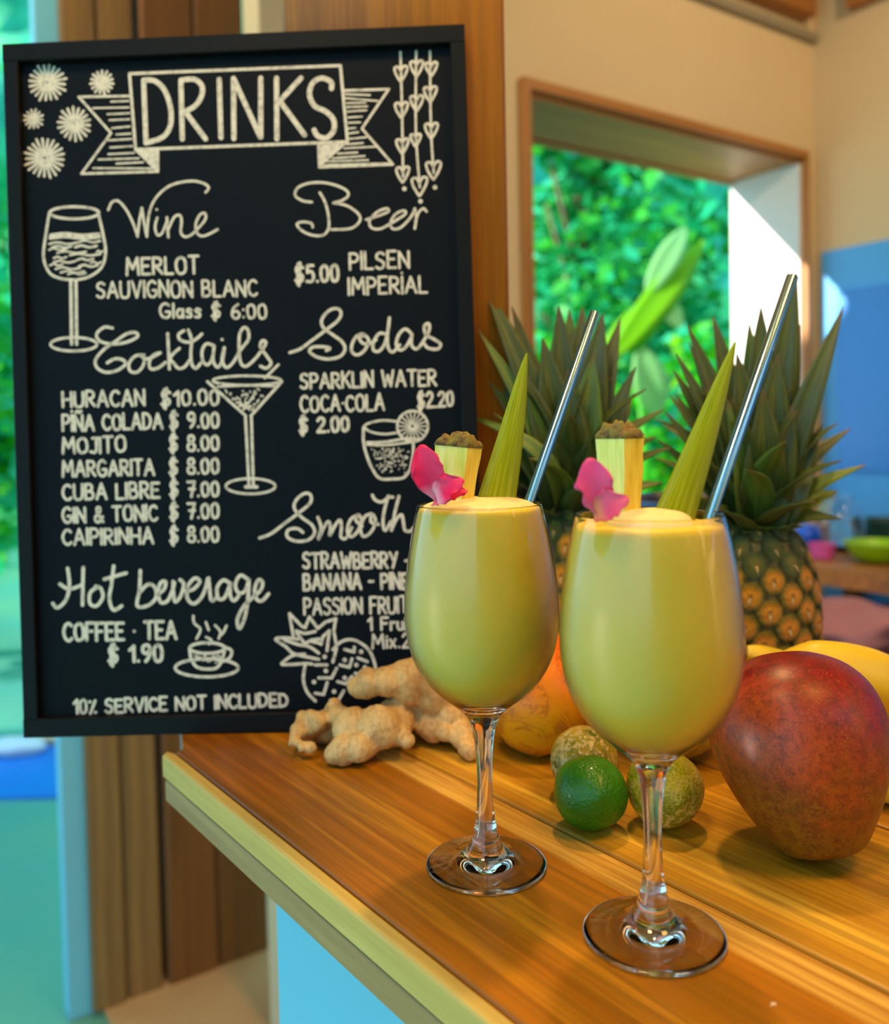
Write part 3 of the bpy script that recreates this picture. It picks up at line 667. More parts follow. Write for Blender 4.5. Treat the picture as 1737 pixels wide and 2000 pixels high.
# base under the counter : pale blue front panel
q0 = CMX.inverted() @ PPL(541, 1800, CMX @ Vector((0, .275, 0)), CN)
bs_ = empty('counter_base', (0, 0, 0), 'pale blue painted bar front under the wooden counter', 'bar front'); bs_.matrix_world = CMX
mb = MB(); mb.box((q0.x, .275, FZ), (S1 - .02, .29, -CT - .031)); mb.build('front_panel', M_paleblue, bs_, False)
mb = MB(); mb.box((q0.x, .29, FZ), (q0.x + .015, .88, -CT - .031)); mb.build('side_panel', M_p3, bs_, False)
mb = MB(); mb.box((q0.x + .015, .87, FZ), (S1 - .02, .885, -CT - .031)); mb.build('back_panel', M_p3, bs_, False)
# ================================================================ menu board
_t = .992
TL, TR, BR, BL = [CP + (Vector(p) - CP) * _t for p in ((-.36993872, .7710529, .5876276), (.0243175, .76182097, .59250041), (.03098395, .74076807, .00086074), (-.36327228, .75, -.00401207))]
bw_ = (TR - TL).normalized(); bh_ = (TL - BL); bh_ = (bh_ - bw_ * bh_.dot(bw_)).normalized(); bn_ = bw_.cross(bh_)
BWD = (TR - TL).length; BHT = (TL - BL).length
BM = Matrix(((bw_.x, bh_.x, bn_.x, BL.x), (bw_.y, bh_.y, bn_.y, BL.y), (bw_.z, bh_.z, bn_.z, BL.z + .0004), (0, 0, 0, 1)))
board = empty('menu_board', (0, 0, 0), 'black framed menu chalkboard with white hand lettering leaning on the wooden pillar', 'menu board'); board.matrix_world = BM
RW = .0125; RT = .0150; RB = .0160; RD = .0075; TK = .015
def rail(x0, y0, x1, y1, horiz):
    mb = MB()
    if horiz: mb.box((x0, y0, -TK), (x1, y1, 0), None, .0008)
    else:
        mb.box((0, 0, 0), (y1 - y0, x1 - x0, TK), Matrix(((0, 1, 0, x0), (1, 0, 0, y0), (0, 0, 1, -TK), (0, 0, 0, 1))), .0008)
    o = mb.build('frame_rail', M_bframe, board, False); return o
rail(0, 0, BWD, RB, True); rail(0, BHT - RT, BWD, BHT, True); rail(0, RB, RW, BHT - RT, False); rail(BWD - RW, RB, BWD, BHT - RT, False)
mb = MB(); mb.box((RW * .5, RB * .5, -TK + .001), (BWD - RW * .5, BHT - RT * .5, -RD)); mb.build('panel', M_board, board, False)
PO = BM @ Vector((0, 0, -RD + .0003)); BMI = BM.inverted(); ADV = (bn_ * -1)
def tb_(x, y):
    q = BMI @ PPL(x, y, PO, bn_); return Vector((q.x, q.y, 0))
class Ink:
    def __init__(s): s.mb = MB(); s.k = 0
    def seg(s, P, w):
        z = -RD + .0003 + .00001 * (s.k % 12); s.k += 1
        n = len(P)
        if n == 1:
            P = [P[0], P[0] + Vector((1e-5, 0, 0))]; n = 2
        L = []; Rr = []
        for i in range(n):
            t = (P[min(i + 1, n - 1)] - P[max(i - 1, 0)])
            t = t.normalized() if t.length > 1e-9 else Vector((1, 0, 0))
            q = Vector((-t.y, t.x, 0)) * (w / 2)
            L.append(P[i] + q); Rr.append(P[i] - q)
        t0 = (P[1] - P[0]).normalized(); t1 = (P[-1] - P[-2]).normalized(); m_ = 5
        capb = []; capf = []
        for j in range(1, m_):
            a = math.pi * j / m_
            q = Vector((-t0.y, t0.x, 0)); capb.append(P[0] + (q * -math.cos(a) - t0 * math.sin(a)) * (w / 2))
            q = Vector((-t1.y, t1.x, 0)); capf.append(P[-1] + (q * math.cos(a) + t1 * math.sin(a)) * (w / 2))
        vs = [Vector((p.x, p.y, z)) for p in Rr + L]
        fs = [(i, i + 1, n + i + 1, n + i) for i in range(n - 1)]
        k = len(vs); vs += [Vector((p.x, p.y, z)) for p in capb + capf]
        fs.append(tuple([n] + [0] + [k + j for j in range(len(capb))][:0]) if False else tuple([0] + [k + j for j in range(len(capb))] + [n])[::-1])
        fs.append(tuple([2 * n - 1] + [k + len(capb) + j for j in range(len(capf))] + [n - 1])[::-1])
        s.mb.add(vs, fs)
    def line(s, pts, w=7, curve=True):
        if len(pts) == 1:
            s.seg([tb_(*pts[0])], w * .000435); return
        dense = []
        pp = catmull([(x, y, 0) for x, y in pts], 5) if curve and len(pts) > 2 else [Vector((x, y, 0)) for x, y in pts]
        if not curve:
            for a, b in zip(pp, pp[1:]): s.seg([tb_(a.x, a.y), tb_(b.x, b.y)], w * .000435)
            return
        s.seg([tb_(p.x, p.y) for p in pp], w * .000435)
    def poly(s, pts):
        z = -RD + .00045; vs = [tb_(*p) for p in pts]; vs = [Vector((p.x, p.y, z)) for p in vs]
        s.mb.add(vs, [tuple(range(len(vs)))[::-1]])
    def ell(s, cx_, cy_, rx, ry, w, a0=0, a1=360, rot=0):
        P = []
        for k in range(33):
            a = R(a0 + (a1 - a0) * k / 32); x = rx * math.cos(a); y = ry * math.sin(a); c_, s_ = math.cos(rot), math.sin(rot)
            P.append(tb_(cx_ + x * c_ - y * s_, cy_ + x * s_ + y * c_))
        s.seg(P, w * .000435)
    def done(s, name, label=None):
        o = s.mb.build(name, M_chalk, board, False)
        if label: o['label'] = label
        return o
def Z(x0, y0, k, pts): return [(x0 + a / k, y0 + b / k) for a, b in pts]
ZA = lambda p: Z(0, 30, 2.858, p); ZB = lambda p: Z(450, 30, 2.858, p); ZC = lambda p: Z(80, 620, 3.474, p)
ZD = lambda p: Z(480, 570, 3.474, p); ZE = lambda p: Z(30, 1020, 3.277, p); ZF = lambda p: Z(480, 1050, 4.3425, p)
# hand lettered capitals : width and strokes on a unit-high cell ('~' marks a curved stroke)
G = {
 'A': (.72, ['0,0 .36,1 .72,0', '.14,.36 .58,.36']), 'B': (.6, ['0,0 0,1', '~0,1 .38,.98 .48,.76 .36,.55 0,.53', '~0,.53 .42,.5 .58,.26 .42,.03 0,0']),
 'C': (.62, ['~.6,.86 .4,1 .14,.88 0,.5 .14,.12 .4,0 .62,.14']), 'D': (.64, ['0,0 0,1', '~0,1 .4,.93 .62,.55 .46,.12 0,0']),
 'E': (.54, ['.54,1 0,1 0,0 .54,0', '0,.52 .42,.52']), 'F': (.52, ['.52,1 0,1 0,0', '0,.52 .42,.52']), 'G': (.66, ['~.6,.86 .38,1 .12,.86 0,.5 .14,.1 .42,0 .64,.16 .66,.42', '.4,.42 .66,.42']),
 'H': (.64, ['0,0 0,1', '.64,0 .64,1', '0,.5 .64,.5']), 'I': (.0, ['0,0 0,1']), 'J': (.44, ['~.42,1 .42,.3 .3,.02 0,.08', '.16,1 .6,1']), 'K': (.6, ['0,0 0,1', '.58,1 0,.45', '.16,.58 .6,0']),
 'L': (.5, ['0,1 0,0 .5,0']), 'M': (.82, ['0,0 .08,1 .41,.35 .74,1 .82,0']), 'N': (.64, ['0,0 0,1 .64,0 .64,1']), 'O': (.66, ['~.33,1 .06,.82 0,.45 .12,.08 .36,0 .6,.14 .66,.52 .56,.88 .33,1']),
 'P': (.56, ['0,0 0,1', '~0,1 .4,.97 .56,.74 .4,.5 0,.46']), 'R': (.6, ['0,0 0,1', '~0,1 .4,.97 .55,.74 .4,.52 0,.48', '.18,.48 .6,0']), 'S': (.56, ['~.54,.88 .34,1 .08,.9 .06,.64 .3,.52 .52,.34 .46,.08 .22,0 0,.12']),
 'T': (.64, ['0,1 .64,1', '.32,1 .32,0']), 'U': (.62, ['~0,1 0,.35 .1,.05 .32,0 .54,.08 .62,.4 .62,1']), 'V': (.66, ['0,1 .33,0 .66,1']), 'W': (.9, ['0,1 .2,0 .45,.7 .68,0 .9,1']), 'X': (.6, ['0,0 .6,1', '0,1 .6,0']), 'Y': (.64, ['0,1 .32,.5', '.64,1 .24,0']), 'Z': (.6, ['0,1 .6,1 0,0 .6,0']),
 '0': (.5, ['~.25,1 .04,.82 0,.45 .1,.06 .26,0 .44,.12 .5,.52 .42,.88 .25,1']), '1': (.26, ['0,.74 .26,1 .26,0']), '2': (.52, ['~.02,.8 .2,1 .46,.9 .46,.62 .2,.28 0,0', '0,0 .54,0']), '3': (.5, ['~0,.9 .3,1 .46,.76 .2,.54', '~.2,.54 .5,.36 .4,.04 0,.06']),
 '5': (.5, ['.48,1 .08,1 .06,.58', '~.06,.58 .34,.64 .5,.36 .36,.04 0,.04']), '6': (.5, ['~.42,1 .12,.72 0,.3 .16,.02 .4,.06 .5,.32 .3,.52 .04,.38']), '7': (.5, ['0,1 .5,1 .24,0', '.1,.52 .5,.52']), '8': (.5, ['~.26,.54 .06,.7 .14,.96 .4,.96 .46,.72 .26,.54 .02,.34 .08,.04 .42,.02 .5,.32 .26,.54']),
 '9': (.5, ['~.46,.72 .3,.48 .04,.6 .06,.92 .34,1 .48,.76 .42,.3 .2,0']), '.': (.06, ['.03,.02']), ':': (.06, ['.03,.08', '.03,.6']), '-': (.34, ['0,.48 .34,.48']), '\u00b7': (.1, ['.05,.5']),
 '$': (.56, ['~.54,.86 .34,.98 .1,.9 .08,.64 .3,.52 .5,.36 .44,.1 .22,.02 0,.12', '.34,1.16 .22,-.2', '.2,1.1 .12,-.1']), '%': (.56, ['.08,0 .5,1', '.02,.92 .1,.92', '.46,.08 .54,.08']), '&': (.66, ['~.64,0 .2,.62 .2,.92 .42,.92 .4,.64 .06,.36 .06,.06 .34,0 .62,.34']),
 '\u00d1': (.64, ['0,0 0,1 .64,0 .64,1', '~.1,1.2 .26,1.3 .4,1.18 .56,1.28']), '\u0130': (.0, ['0,0 0,1', '0,1.24']),
 'l': (.0, ['0,0 0,1']), 'a': (.4, ['~.38,.5 .16,.62 0,.36 .08,.04 .28,.06 .38,.3', '.4,.6 .4,0']), 's': (.34, ['~.34,.52 .14,.62 .04,.44 .3,.26 .26,.04 0,.04']), 'r': (.3, ['0,0 0,.62', '~0,.36 .12,.58 .3,.6']), 'u': (.4, ['~0,.6 0,.2 .14,0 .34,.08 .4,.3', '.4,.6 .4,0']), 'i': (.0, ['0,0 0,.6', '0,.84']), 'x': (.38, ['0,0 .38,.6', '0,.6 .38,0']), 't': (.3, ['.12,.95 .12,.08 .26,.02', '0,.6 .3,.6']), ' ': (.30, []),
}
trg = random.Random(8)
def text(s, x0, x1, y0, y1, h, w=6, name='lettering', ink=None, slant=.03, gap=.24):
    ik = ink or Ink()
    tot = sum(G[c][0] for c in s) + gap * (len(s) - 1); sx = (x1 - x0) / tot; cur = 0
    for c in s:
        wd, strokes = G[c]; jy = trg.uniform(-.03, .03) * h; jh = trg.uniform(.96, 1.05)
        for st_ in strokes:
            cv = st_[0] == '~'; pts = [tuple(float(q) for q in p.split(',')) for p in st_.lstrip('~').split()]
            P = []
            for a, b in pts:
                X = x0 + (cur + a) * sx; Y = y0 + (y1 - y0) * (X - x0) / (x1 - x0) - b * h * jh + jy
                P.append((X - slant * b * h * -1 * 0 - (b * h) * .03, Y))
            ik.line(P, w, cv)
        cur += wd + gap
    if ink is None: ik.done(name)
    return ik
# --- heading banner
i_ = Ink()
i_.line([(253, 144), (665, 128), (679, 277), (265, 292), (253, 144)], 6, False)
i_.line(ZA([(725, 450), (440, 455), (620, 657), (455, 884), (882, 872)]), 5, False); i_.line(ZA([(758, 750), (882, 872), (882, 755)]), 5, False); i_.poly(ZA([(758, 752), (884, 752), (884, 874)]))
for a, b in [((620, 482), (718, 478)), ((520, 518), (718, 514)), ((600, 552), (722, 546)), ((610, 585), (722, 580)), ((625, 630), (725, 620)), ((650, 665), (730, 660)), ((605, 698), (735, 690)), ((615, 738), (738, 730)), ((605, 775), (750, 768)), ((550, 805), (775, 798)), ((650, 828), (800, 820)), ((520, 853), (850, 855))]: i_.line(ZA([a, b]), 3.6)
i_.line(ZB([(640, 420), (885, 412), (735, 632), (908, 832), (497, 848), (492, 725)]), 5, False); i_.poly(ZB([(490, 722), (650, 716), (497, 850)]))
for a, b in [((640, 440), (780, 445)), ((640, 462), (822, 478)), ((650, 490), (755, 487)), ((650, 512), (765, 508)), ((655, 537), (760, 530)), ((660, 570), (735, 565)), ((660, 600), (725, 597)), ((660, 632), (700, 628)), ((660, 660), (715, 652)), ((660, 690), (760, 680)), ((650, 720), (740, 712)), ((635, 742), (825, 732)), ((600, 772), (710, 765)), ((570, 798), (750, 785)), ((540, 815), (770, 808)), ((520, 835), (890, 826))]: i_.line(ZB([a, b]), 3.6)
i_.done('banner_drawing')
i_ = Ink(); w = 10
i_.line(ZA([(802, 362), (815, 712)]), w); i_.line(ZA([(802, 362), (865, 366), (920, 420), (953, 520), (950, 620), (905, 682), (815, 712)]), w)
i_.line(ZA([(1010, 362), (1018, 690)]), w); i_.line(ZA([(1010, 362), (1085, 357), (1128, 395), (1125, 450), (1090, 505), (1028, 540)]), w); i_.line(ZA([(1040, 545), (1148, 690)]), w)
i_.line(ZA([(1224, 358), (1234, 682)]), w)
i_.line(ZB([(18, 352), (20, 688)]), w); i_.line(ZB([(18, 352), (168, 680)]), w); i_.line(ZB([(170, 350), (170, 680)]), w)
i_.line(ZB([(258, 350), (260, 690)]), w); i_.line(ZB([(395, 350), (275, 480)]), w); i_.line(ZB([(285, 490), (415, 668)]), w)
i_.line(ZB([(565, 408), (562, 372), (510, 350), (460, 378), (442, 440), (470, 505), (530, 535), (575, 580), (578, 640), (540, 682), (490, 675), (468, 640)]), w)
i_.done('heading_lettering')
# --- starbursts
for cx_, cy_, r_, nn in [(265, 375, 104, 20), (570, 375, 66, 15), (188, 578, 54, 13), (415, 605, 94, 18), (250, 795, 112, 21)]:
    i_ = Ink()
    for k in range(nn):
        a = 2 * math.pi * k / nn + .1; q = r_ * trg.uniform(.9, 1.04)
        i_.line(ZA([(cx_ + .12 * r_ * math.cos(a), cy_ + .12 * r_ * math.sin(a)), (cx_ + q * math.cos(a), cy_ + q * math.sin(a))]), 5.2 if r_ > 60 else 4.4)
    i_.done('starburst_drawing')
# --- hanging hearts
for line_, hearts, dot in [([(950, 205), (958, 500), (965, 900)], [(952, 318, 1), (955, 520, 1), (960, 722, .95), (962, 880, 1)], (972, 968)), ([(1038, 200), (1036, 640), (1058, 960)], [(1040, 288, 1), (1040, 482, 1), (1034, 690, .8), (1056, 945, 1.2)], (1062, 1038)), ([(1115, 200), (1120, 620), (1136, 880)], [(1122, 292, .9), (1116, 432, 1), (1122, 636, 1), (1134, 856, 1.15)], (1143, 960))]:
    i_ = Ink(); i_.line(ZB(line_), 4.5)
    for hx, hy, sc_ in hearts: i_.line(ZB([(hx + a * sc_, hy + b * sc_) for a, b in [(0, -6), (-14, -30), (-34, -24), (-28, 8), (-4, 48), (4, 48), (28, 6), (36, -28), (16, -34), (0, -6)]]), 5)
    i_.line(ZB([dot]), 9); i_.done('heart_strand_drawing')
# --- wine glass
i_ = Ink(); i_.ell(415 / 2.858, 30 + 1102 / 2.858, 138 / 2.858, 34 / 2.858, 5.5)
i_.line(ZA([(275, 1105), (255, 1230), (243, 1350), (275, 1435), (335, 1468), (410, 1476)]), 5.5); i_.line(ZA([(548, 1100), (575, 1220), (590, 1320), (568, 1405), (500, 1458), (420, 1478)]), 5.5)
i_.line(ZA([(395, 1478), (400, 1835)]), 6.5); i_.line(ZA([(424, 1478), (428, 1835)]), 6.5); i_.ell(412 / 2.858, 30 + 1836 / 2.858, 130 / 2.858, 38 / 2.858, 5.5)
for yy, xa, xb, ww in [(1226, 285, 550, 8), (1240, 280, 555, 6), (1272, 275, 430, 4), (1262, 440, 560, 4), (1292, 290, 400, 4), (1305, 275, 370, 4), (1290, 420, 540, 5), (1322, 320, 480, 4), (1335, 390, 560, 4.5), (1352, 300, 370, 4), (1362, 430, 520, 4.5), (1375, 300, 420, 4), (1392, 280, 350, 4), (1398, 440, 545, 4.5), (1412, 310, 450, 4), (1432, 340, 470, 4), (1442, 380, 480, 3.5), (1318, 540, 575, 3.5), (1380, 505, 565, 3.5)]:
    i_.line(ZA([(xa, yy + 4), (xa * .7 + xb * .3, yy - 5), (xa * .35 + xb * .65, yy + 5), (xb, yy - 3)]), ww)
i_.done('wine_glass_drawing')
# --- script headings
def script(name, f, strokes, w):
    i_ = Ink()
    for s_ in strokes: i_.line(f(s_), w)
    i_.done(name)
script('wine_lettering', ZA, [[(605, 1085), (625, 1043), (662, 1037), (708, 1090), (745, 1165), (768, 1235)], [(768, 1235), (778, 1150), (792, 1075)], [(792, 1075), (806, 1165), (820, 1235)], [(820, 1235), (832, 1110), (870, 1020), (950, 950), (1060, 925), (1130, 935), (1165, 960), (1148, 988)],
  [(878, 1130), (866, 1180), (878, 1225), (905, 1215), (932, 1150)], [(875, 1084)], [(932, 1128), (940, 1238)], [(940, 1195), (972, 1128), (1004, 1116), (1014, 1150), (1010, 1210), (1032, 1236), (1068, 1225), (1110, 1185), (1146, 1140), (1146, 1106), (1118, 1112), (1094, 1160), (1098, 1210), (1125, 1232), (1165, 1222), (1215, 1195)]], 5)
script('beer_lettering', ZB, [[(500, 990), (530, 1045), (548, 1120), (548, 1190), (515, 1228), (450, 1225), (395, 1198), (372, 1165), (405, 1153), (452, 1160), (460, 1182)], [(455, 1042), (405, 1035), (362, 1005), (380, 960), (450, 935), (545, 937), (635, 968), (660, 1002), (625, 1033), (575, 1047)], [(575, 1047), (650, 1062), (715, 1108), (722, 1150), (670, 1190), (560, 1195)],
  [(758, 1140), (825, 1120), (882, 1095), (872, 1078), (820, 1098), (778, 1145), (788, 1185), (835, 1192), (885, 1168), (940, 1135), (978, 1108), (970, 1090), (925, 1108), (895, 1155), (905, 1190), (950, 1185), (1005, 1130), (1030, 1082)], [(1030, 1078), (1038, 1130), (1030, 1190)], [(1034, 1150), (1052, 1100), (1078, 1078), (1096, 1095)]], 5)
script('sodas_lettering', ZD, [[(300, 412), (370, 388), (450, 330), (540, 262), (620, 200), (648, 148), (622, 113), (565, 128), (518, 185), (525, 240), (590, 290), (655, 340), (674, 390), (640, 438), (560, 456), (480, 440), (433, 405), (455, 376), (520, 372), (572, 382), (548, 398)],
  [(800, 300), (755, 300), (722, 355), (722, 408), (760, 428), (808, 395), (835, 330), (800, 288), (768, 298), (790, 345), (840, 352), (885, 325)], [(960, 290), (908, 282), (868, 340), (868, 395), (905, 402), (945, 350), (968, 250), (976, 176)], [(976, 176), (962, 300), (968, 380), (1000, 408), (1045, 360)],
  [(1130, 290), (1085, 252), (1040, 290), (1022, 355), (1048, 395), (1090, 370), (1128, 300)], [(1128, 292), (1126, 360), (1160, 388), (1200, 345), (1245, 262), (1242, 215), (1212, 235), (1225, 290), (1290, 328), (1324, 358), (1300, 388), (1240, 382), (1212, 352)]], 6)
script('cocktails_lettering', ZC, [[(485, 72), (430, 66), (378, 112), (400, 160), (480, 180), (580, 168), (655, 130), (640, 102), (580, 112), (510, 160), (430, 215), (372, 285), (380, 340), (440, 372), (515, 360), (572, 320), (560, 290), (505, 280), (450, 308)],
  [(700, 255), (640, 262), (598, 312), (605, 362), (650, 372), (692, 330), (700, 278), (665, 255)], [(700, 285), (745, 275), (810, 240)], [(810, 240), (765, 255), (735, 305), (748, 350), (800, 340), (845, 305)],
  [(860, 110), (866, 220), (872, 350)], [(940, 210), (900, 245), (878, 278), (905, 315), (935, 346), (975, 335), (1010, 290)], [(1000, 85), (1022, 150), (1018, 230), (1022, 310), (1050, 346), (1085, 310)], [(970, 90), (935, 115), (945, 152), (1000, 168), (1052, 148), (1092, 112)],
  [(1170, 190), (1125, 178), (1095, 222), (1098, 290), (1128, 322), (1160, 285), (1176, 200)], [(1176, 195), (1168, 290), (1200, 338), (1232, 290), (1245, 205)], [(1245, 205), (1230, 285), (1258, 340), (1305, 305), (1355, 220), (1408, 150), (1405, 85), (1375, 70), (1348, 120), (1345, 220), (1355, 305), (1390, 332), (1445, 290), (1500, 222), (1527, 172), (1503, 158), (1490, 200), (1540, 272), (1562, 312), (1530, 345), (1490, 330)], [(1230, 150)]], 6)
script('smoothies_lettering', ZD, [[(95, 1670), (170, 1642), (260, 1575), (360, 1500), (438, 1432), (440, 1378), (400, 1368), (345, 1410), (330, 1468), (380, 1530), (448, 1580), (468, 1635), (425, 1683), (345, 1692), (282, 1662), (290, 1615), (350, 1606), (388, 1632)],
  [(490, 1530), (512, 1600), (492, 1680), (530, 1600), (562, 1558), (576, 1600), (570, 1655), (610, 1580), (642, 1548), (650, 1600), (646, 1662), (680, 1672), (720, 1600)], [(760, 1515), (712, 1545), (690, 1620), (715, 1662), (760, 1625), (785, 1555), (765, 1512), (748, 1550), (790, 1590)], [(850, 1505), (805, 1530), (780, 1605), (798, 1660), (850, 1630), (882, 1560), (860, 1508), (850, 1560), (900, 1578)],
  [(860, 1380), (880, 1412), (925, 1425), (970, 1395), (1000, 1392)], [(968, 1385), (942, 1480), (932, 1570), (948, 1620), (985, 1560)], [(1040, 1388), (1012, 1500), (990, 1618)], [(992, 1610), (1022, 1545), (1058, 1512), (1070, 1560), (1082, 1618), (1122, 1622), (1140, 1600)]], 6)
script('hot_beverage_lettering', ZE, [[(335, 295), (346, 400), (325, 495), (270, 548), (240, 520)], [(435, 290), (432, 400), (430, 530)], [(285, 395), (345, 428), (430, 400)], [(530, 412), (480, 450), (478, 520), (520, 535), (560, 480), (548, 425), (515, 410)], [(630, 280), (615, 400), (602, 490), (628, 562), (682, 535)], [(570, 365), (640, 345), (710, 325)],
  [(800, 310), (795, 430), (780, 535), (850, 532), (902, 480), (892, 415), (848, 398), (800, 445)], [(902, 470), (952, 428), (962, 380), (930, 388), (915, 450), (930, 512), (972, 505), (1005, 440), (1018, 385)], [(1010, 380), (1012, 450), (1025, 510), (1062, 465), (1078, 395), (1055, 368)], [(1085, 442), (1140, 428), (1182, 380), (1150, 358), (1108, 405), (1100, 480), (1138, 522), (1185, 490), (1215, 430), (1232, 362)], [(1238, 358), (1246, 450), (1258, 502), (1292, 480)],
  [(1378, 395), (1332, 370), (1292, 420), (1300, 488), (1340, 482), (1374, 400)], [(1376, 390), (1376, 470), (1402, 502), (1440, 455)], [(1490, 365), (1440, 340), (1408, 400), (1430, 452), (1470, 440), (1496, 368)], [(1496, 368), (1490, 480), (1470, 605), (1435, 682), (1422, 622), (1462, 540), (1520, 480), (1572, 432), (1582, 382), (1555, 370), (1532, 430), (1545, 492), (1580, 502), (1622, 458)]], 7)
# --- printed lines
text('MERLOT', 248, 388, 537, 533, 32, 5.5); text('SAUVIGNON BLANC', 190, 502, 582, 578, 30, 5); text('Glass $ 6:00', 313, 520, 620, 622, 27, 5)
text('PILSEN', 684, 799, 526, 522, 32, 5); text('IMPER\u0130AL', 682, 834, 575, 571, 31, 5); text('$5.00', 578, 661, 551, 549, 31, 6)
text('SPARKLIN WATER', 588, 852, 759, 752, 29, 5.2); text('COCA\u00b7COLA', 588, 750, 804, 801, 30, 5.2); text('$2.20', 817, 885, 797, 792, 28, 5.5); text('$ 2.00', 586, 681, 845, 842, 28, 6)
for s_, x1, yb, p_, px0, pyb in [('HURACAN', 282, 795, '$10.00', 316, 792), ('P\u0130\u00d1A COLADA', 317, 841, '$ 9.00', 333, 836), ('MOJITO', 245, 886, '$ 8.00', 332, 881), ('MARGARITA', 301, 931, '$ 8.00', 332, 926), ('CUBA LIBRE', 311, 976, '$ 7.00', 333, 970), ('GIN & TONIC', 307, 1020, '$ 7.00', 333, 1013), ('CAIPIRINHA', 299, 1064, '$ 8.00', 333, 1059)]:
    text(s_, 123, x1, yb, yb - 4, 29, 5.6); text(p_, px0, 427, pyb, pyb - 2, 28, 5.6)
text('STRAWBERRY -', 593, 800, 1110, 1108, 29, 5.6); text('BANANA - PINE', 594, 798, 1152, 1149, 29, 5.6); text('PASSION FRUIT', 595, 797, 1200, 1196, 30, 5.2); text('1 Fruit', 720, 806, 1230, 1229, 24, 5); text('Mix.2', 728, 801, 1266, 1264, 26, 5)
text('COFFEE \u00b7 TEA', 125, 344, 1252, 1247, 33, 6.5); text('$ 1.90', 213, 317, 1294, 1291, 31, 7); text('10% SERVICE NOT INCLUDED', 145, 562, 1394, 1379, 25, 5.6)
# --- martini glass
i_ = Ink(); i_.ell(80 + 1398 / 3.474, 620 + 428 / 3.474, 232 / 3.474, 32 / 3.474, 5); i_.line(ZC([(1130, 435), (1390, 668)]), 5.5); i_.line(ZC([(1635, 435), (1425, 668)]), 5.5); i_.line(ZC([(1388, 668), (1412, 1145)]), 5.5); i_.line(ZC([(1428, 668), (1442, 1145)]), 5.5); i_.ell(80 + 1423 / 3.474, 620 + 1145 / 3.474, 168 / 3.474, 52 / 3.474, 5)
i_.line(ZC([(1390, 1150), (1465, 1150)]), 7); i_.line(ZC([(1612, 320), (1520, 412)]), 5); i_.line(ZC([(1200, 470), (1400, 462), (1600, 468)]), 4); i_.line(ZC([(1450, 520), (1400, 590), (1370, 600), (1350, 570)]), 4)
for k in range(60):
    v_ = trg.uniform(0, .85); u_ = trg.uniform(-1, 1) * (1 - v_) * 170; x_ = 1408 + u_; y_ = 490 + v_ * 165; i_.line(ZC([(x_, y_), (x_ + trg.uniform(-18, 18), y_ + trg.uniform(-12, 12))]), 3)
i_.done('martini_glass_drawing')
# --- soda tumbler with lime wheel
i_ = Ink(); i_.line(ZD([(1030, 880), (930, 872), (840, 890), (806, 915), (850, 950), (940, 965), (1030, 955)]), 4.5); i_.line(ZD([(800, 920), (800, 1020), (825, 1120), (865, 1210), (912, 1266), (1000, 1270), (1072, 1260), (1112, 1212)]), 5.5); i_.line(ZD([(1138, 1015), (1136, 1100), (1118, 1200)]), 5); i_.line(ZD([(822, 1022), (950, 1018), (1090, 995), (1190, 1000)]), 5); i_.line(ZD([(822, 1036), (950, 1040), (1130, 1018)]), 4.5)
i_.ell(480 + 1133 / 3.474, 570 + 912 / 3.474, 104 / 3.474, 104 / 3.474, 5)
for k in range(18): a = math.pi * 2 * k / 18; i_.line(ZD([(1133 + 14 * math.cos(a), 912 + 14 * math.sin(a)), (1133 + 92 * math.cos(a), 912 + 92 * math.sin(a))]), 2.6)
for k in range(110):
    v_ = trg.random(); x_ = trg.uniform(850 + v_ * 60, 1115 - v_ * 30); i_.line(ZD([(x_, 1060 + v_ * 165), (x_ + trg.uniform(-8, 8), 1064 + v_ * 165)]), 2.4)
i_.done('tumbler_drawing')
# --- coffee cup
i_ = Ink(); i_.ell(30 + 1228 / 3.277, 1020 + 805 / 3.277, 112 / 3.277, 34 / 3.277, 6); i_.line(ZE([(1115, 805), (1125, 870), (1160, 925), (1225, 940), (1290, 930), (1325, 875), (1342, 805)]), 6); i_.ell(30 + 1225 / 3.277, 1020 + 932 / 3.277, 202 / 3.277, 58 / 3.277, 6); i_.line(ZE([(1342, 800), (1385, 822), (1372, 868), (1325, 892)]), 6)
for s_ in [[(1140, 600), (1145, 645), (1185, 685), (1160, 745)], [(1220, 640), (1238, 690)], [(1222, 735), (1255, 755), (1240, 780)], [(1280, 660), (1312, 700), (1302, 745)], [(1352, 662), (1335, 700), (1318, 722)]]: i_.line(ZE(s_), 5)
for k in range(40): x_ = trg.uniform(1150, 1310); y_ = trg.uniform(845, 900); i_.line(ZE([(x_, y_), (x_ + trg.uniform(-14, 14), y_ + trg.uniform(-9, 9))]), 2.4)
i_.done('coffee_cup_drawing')
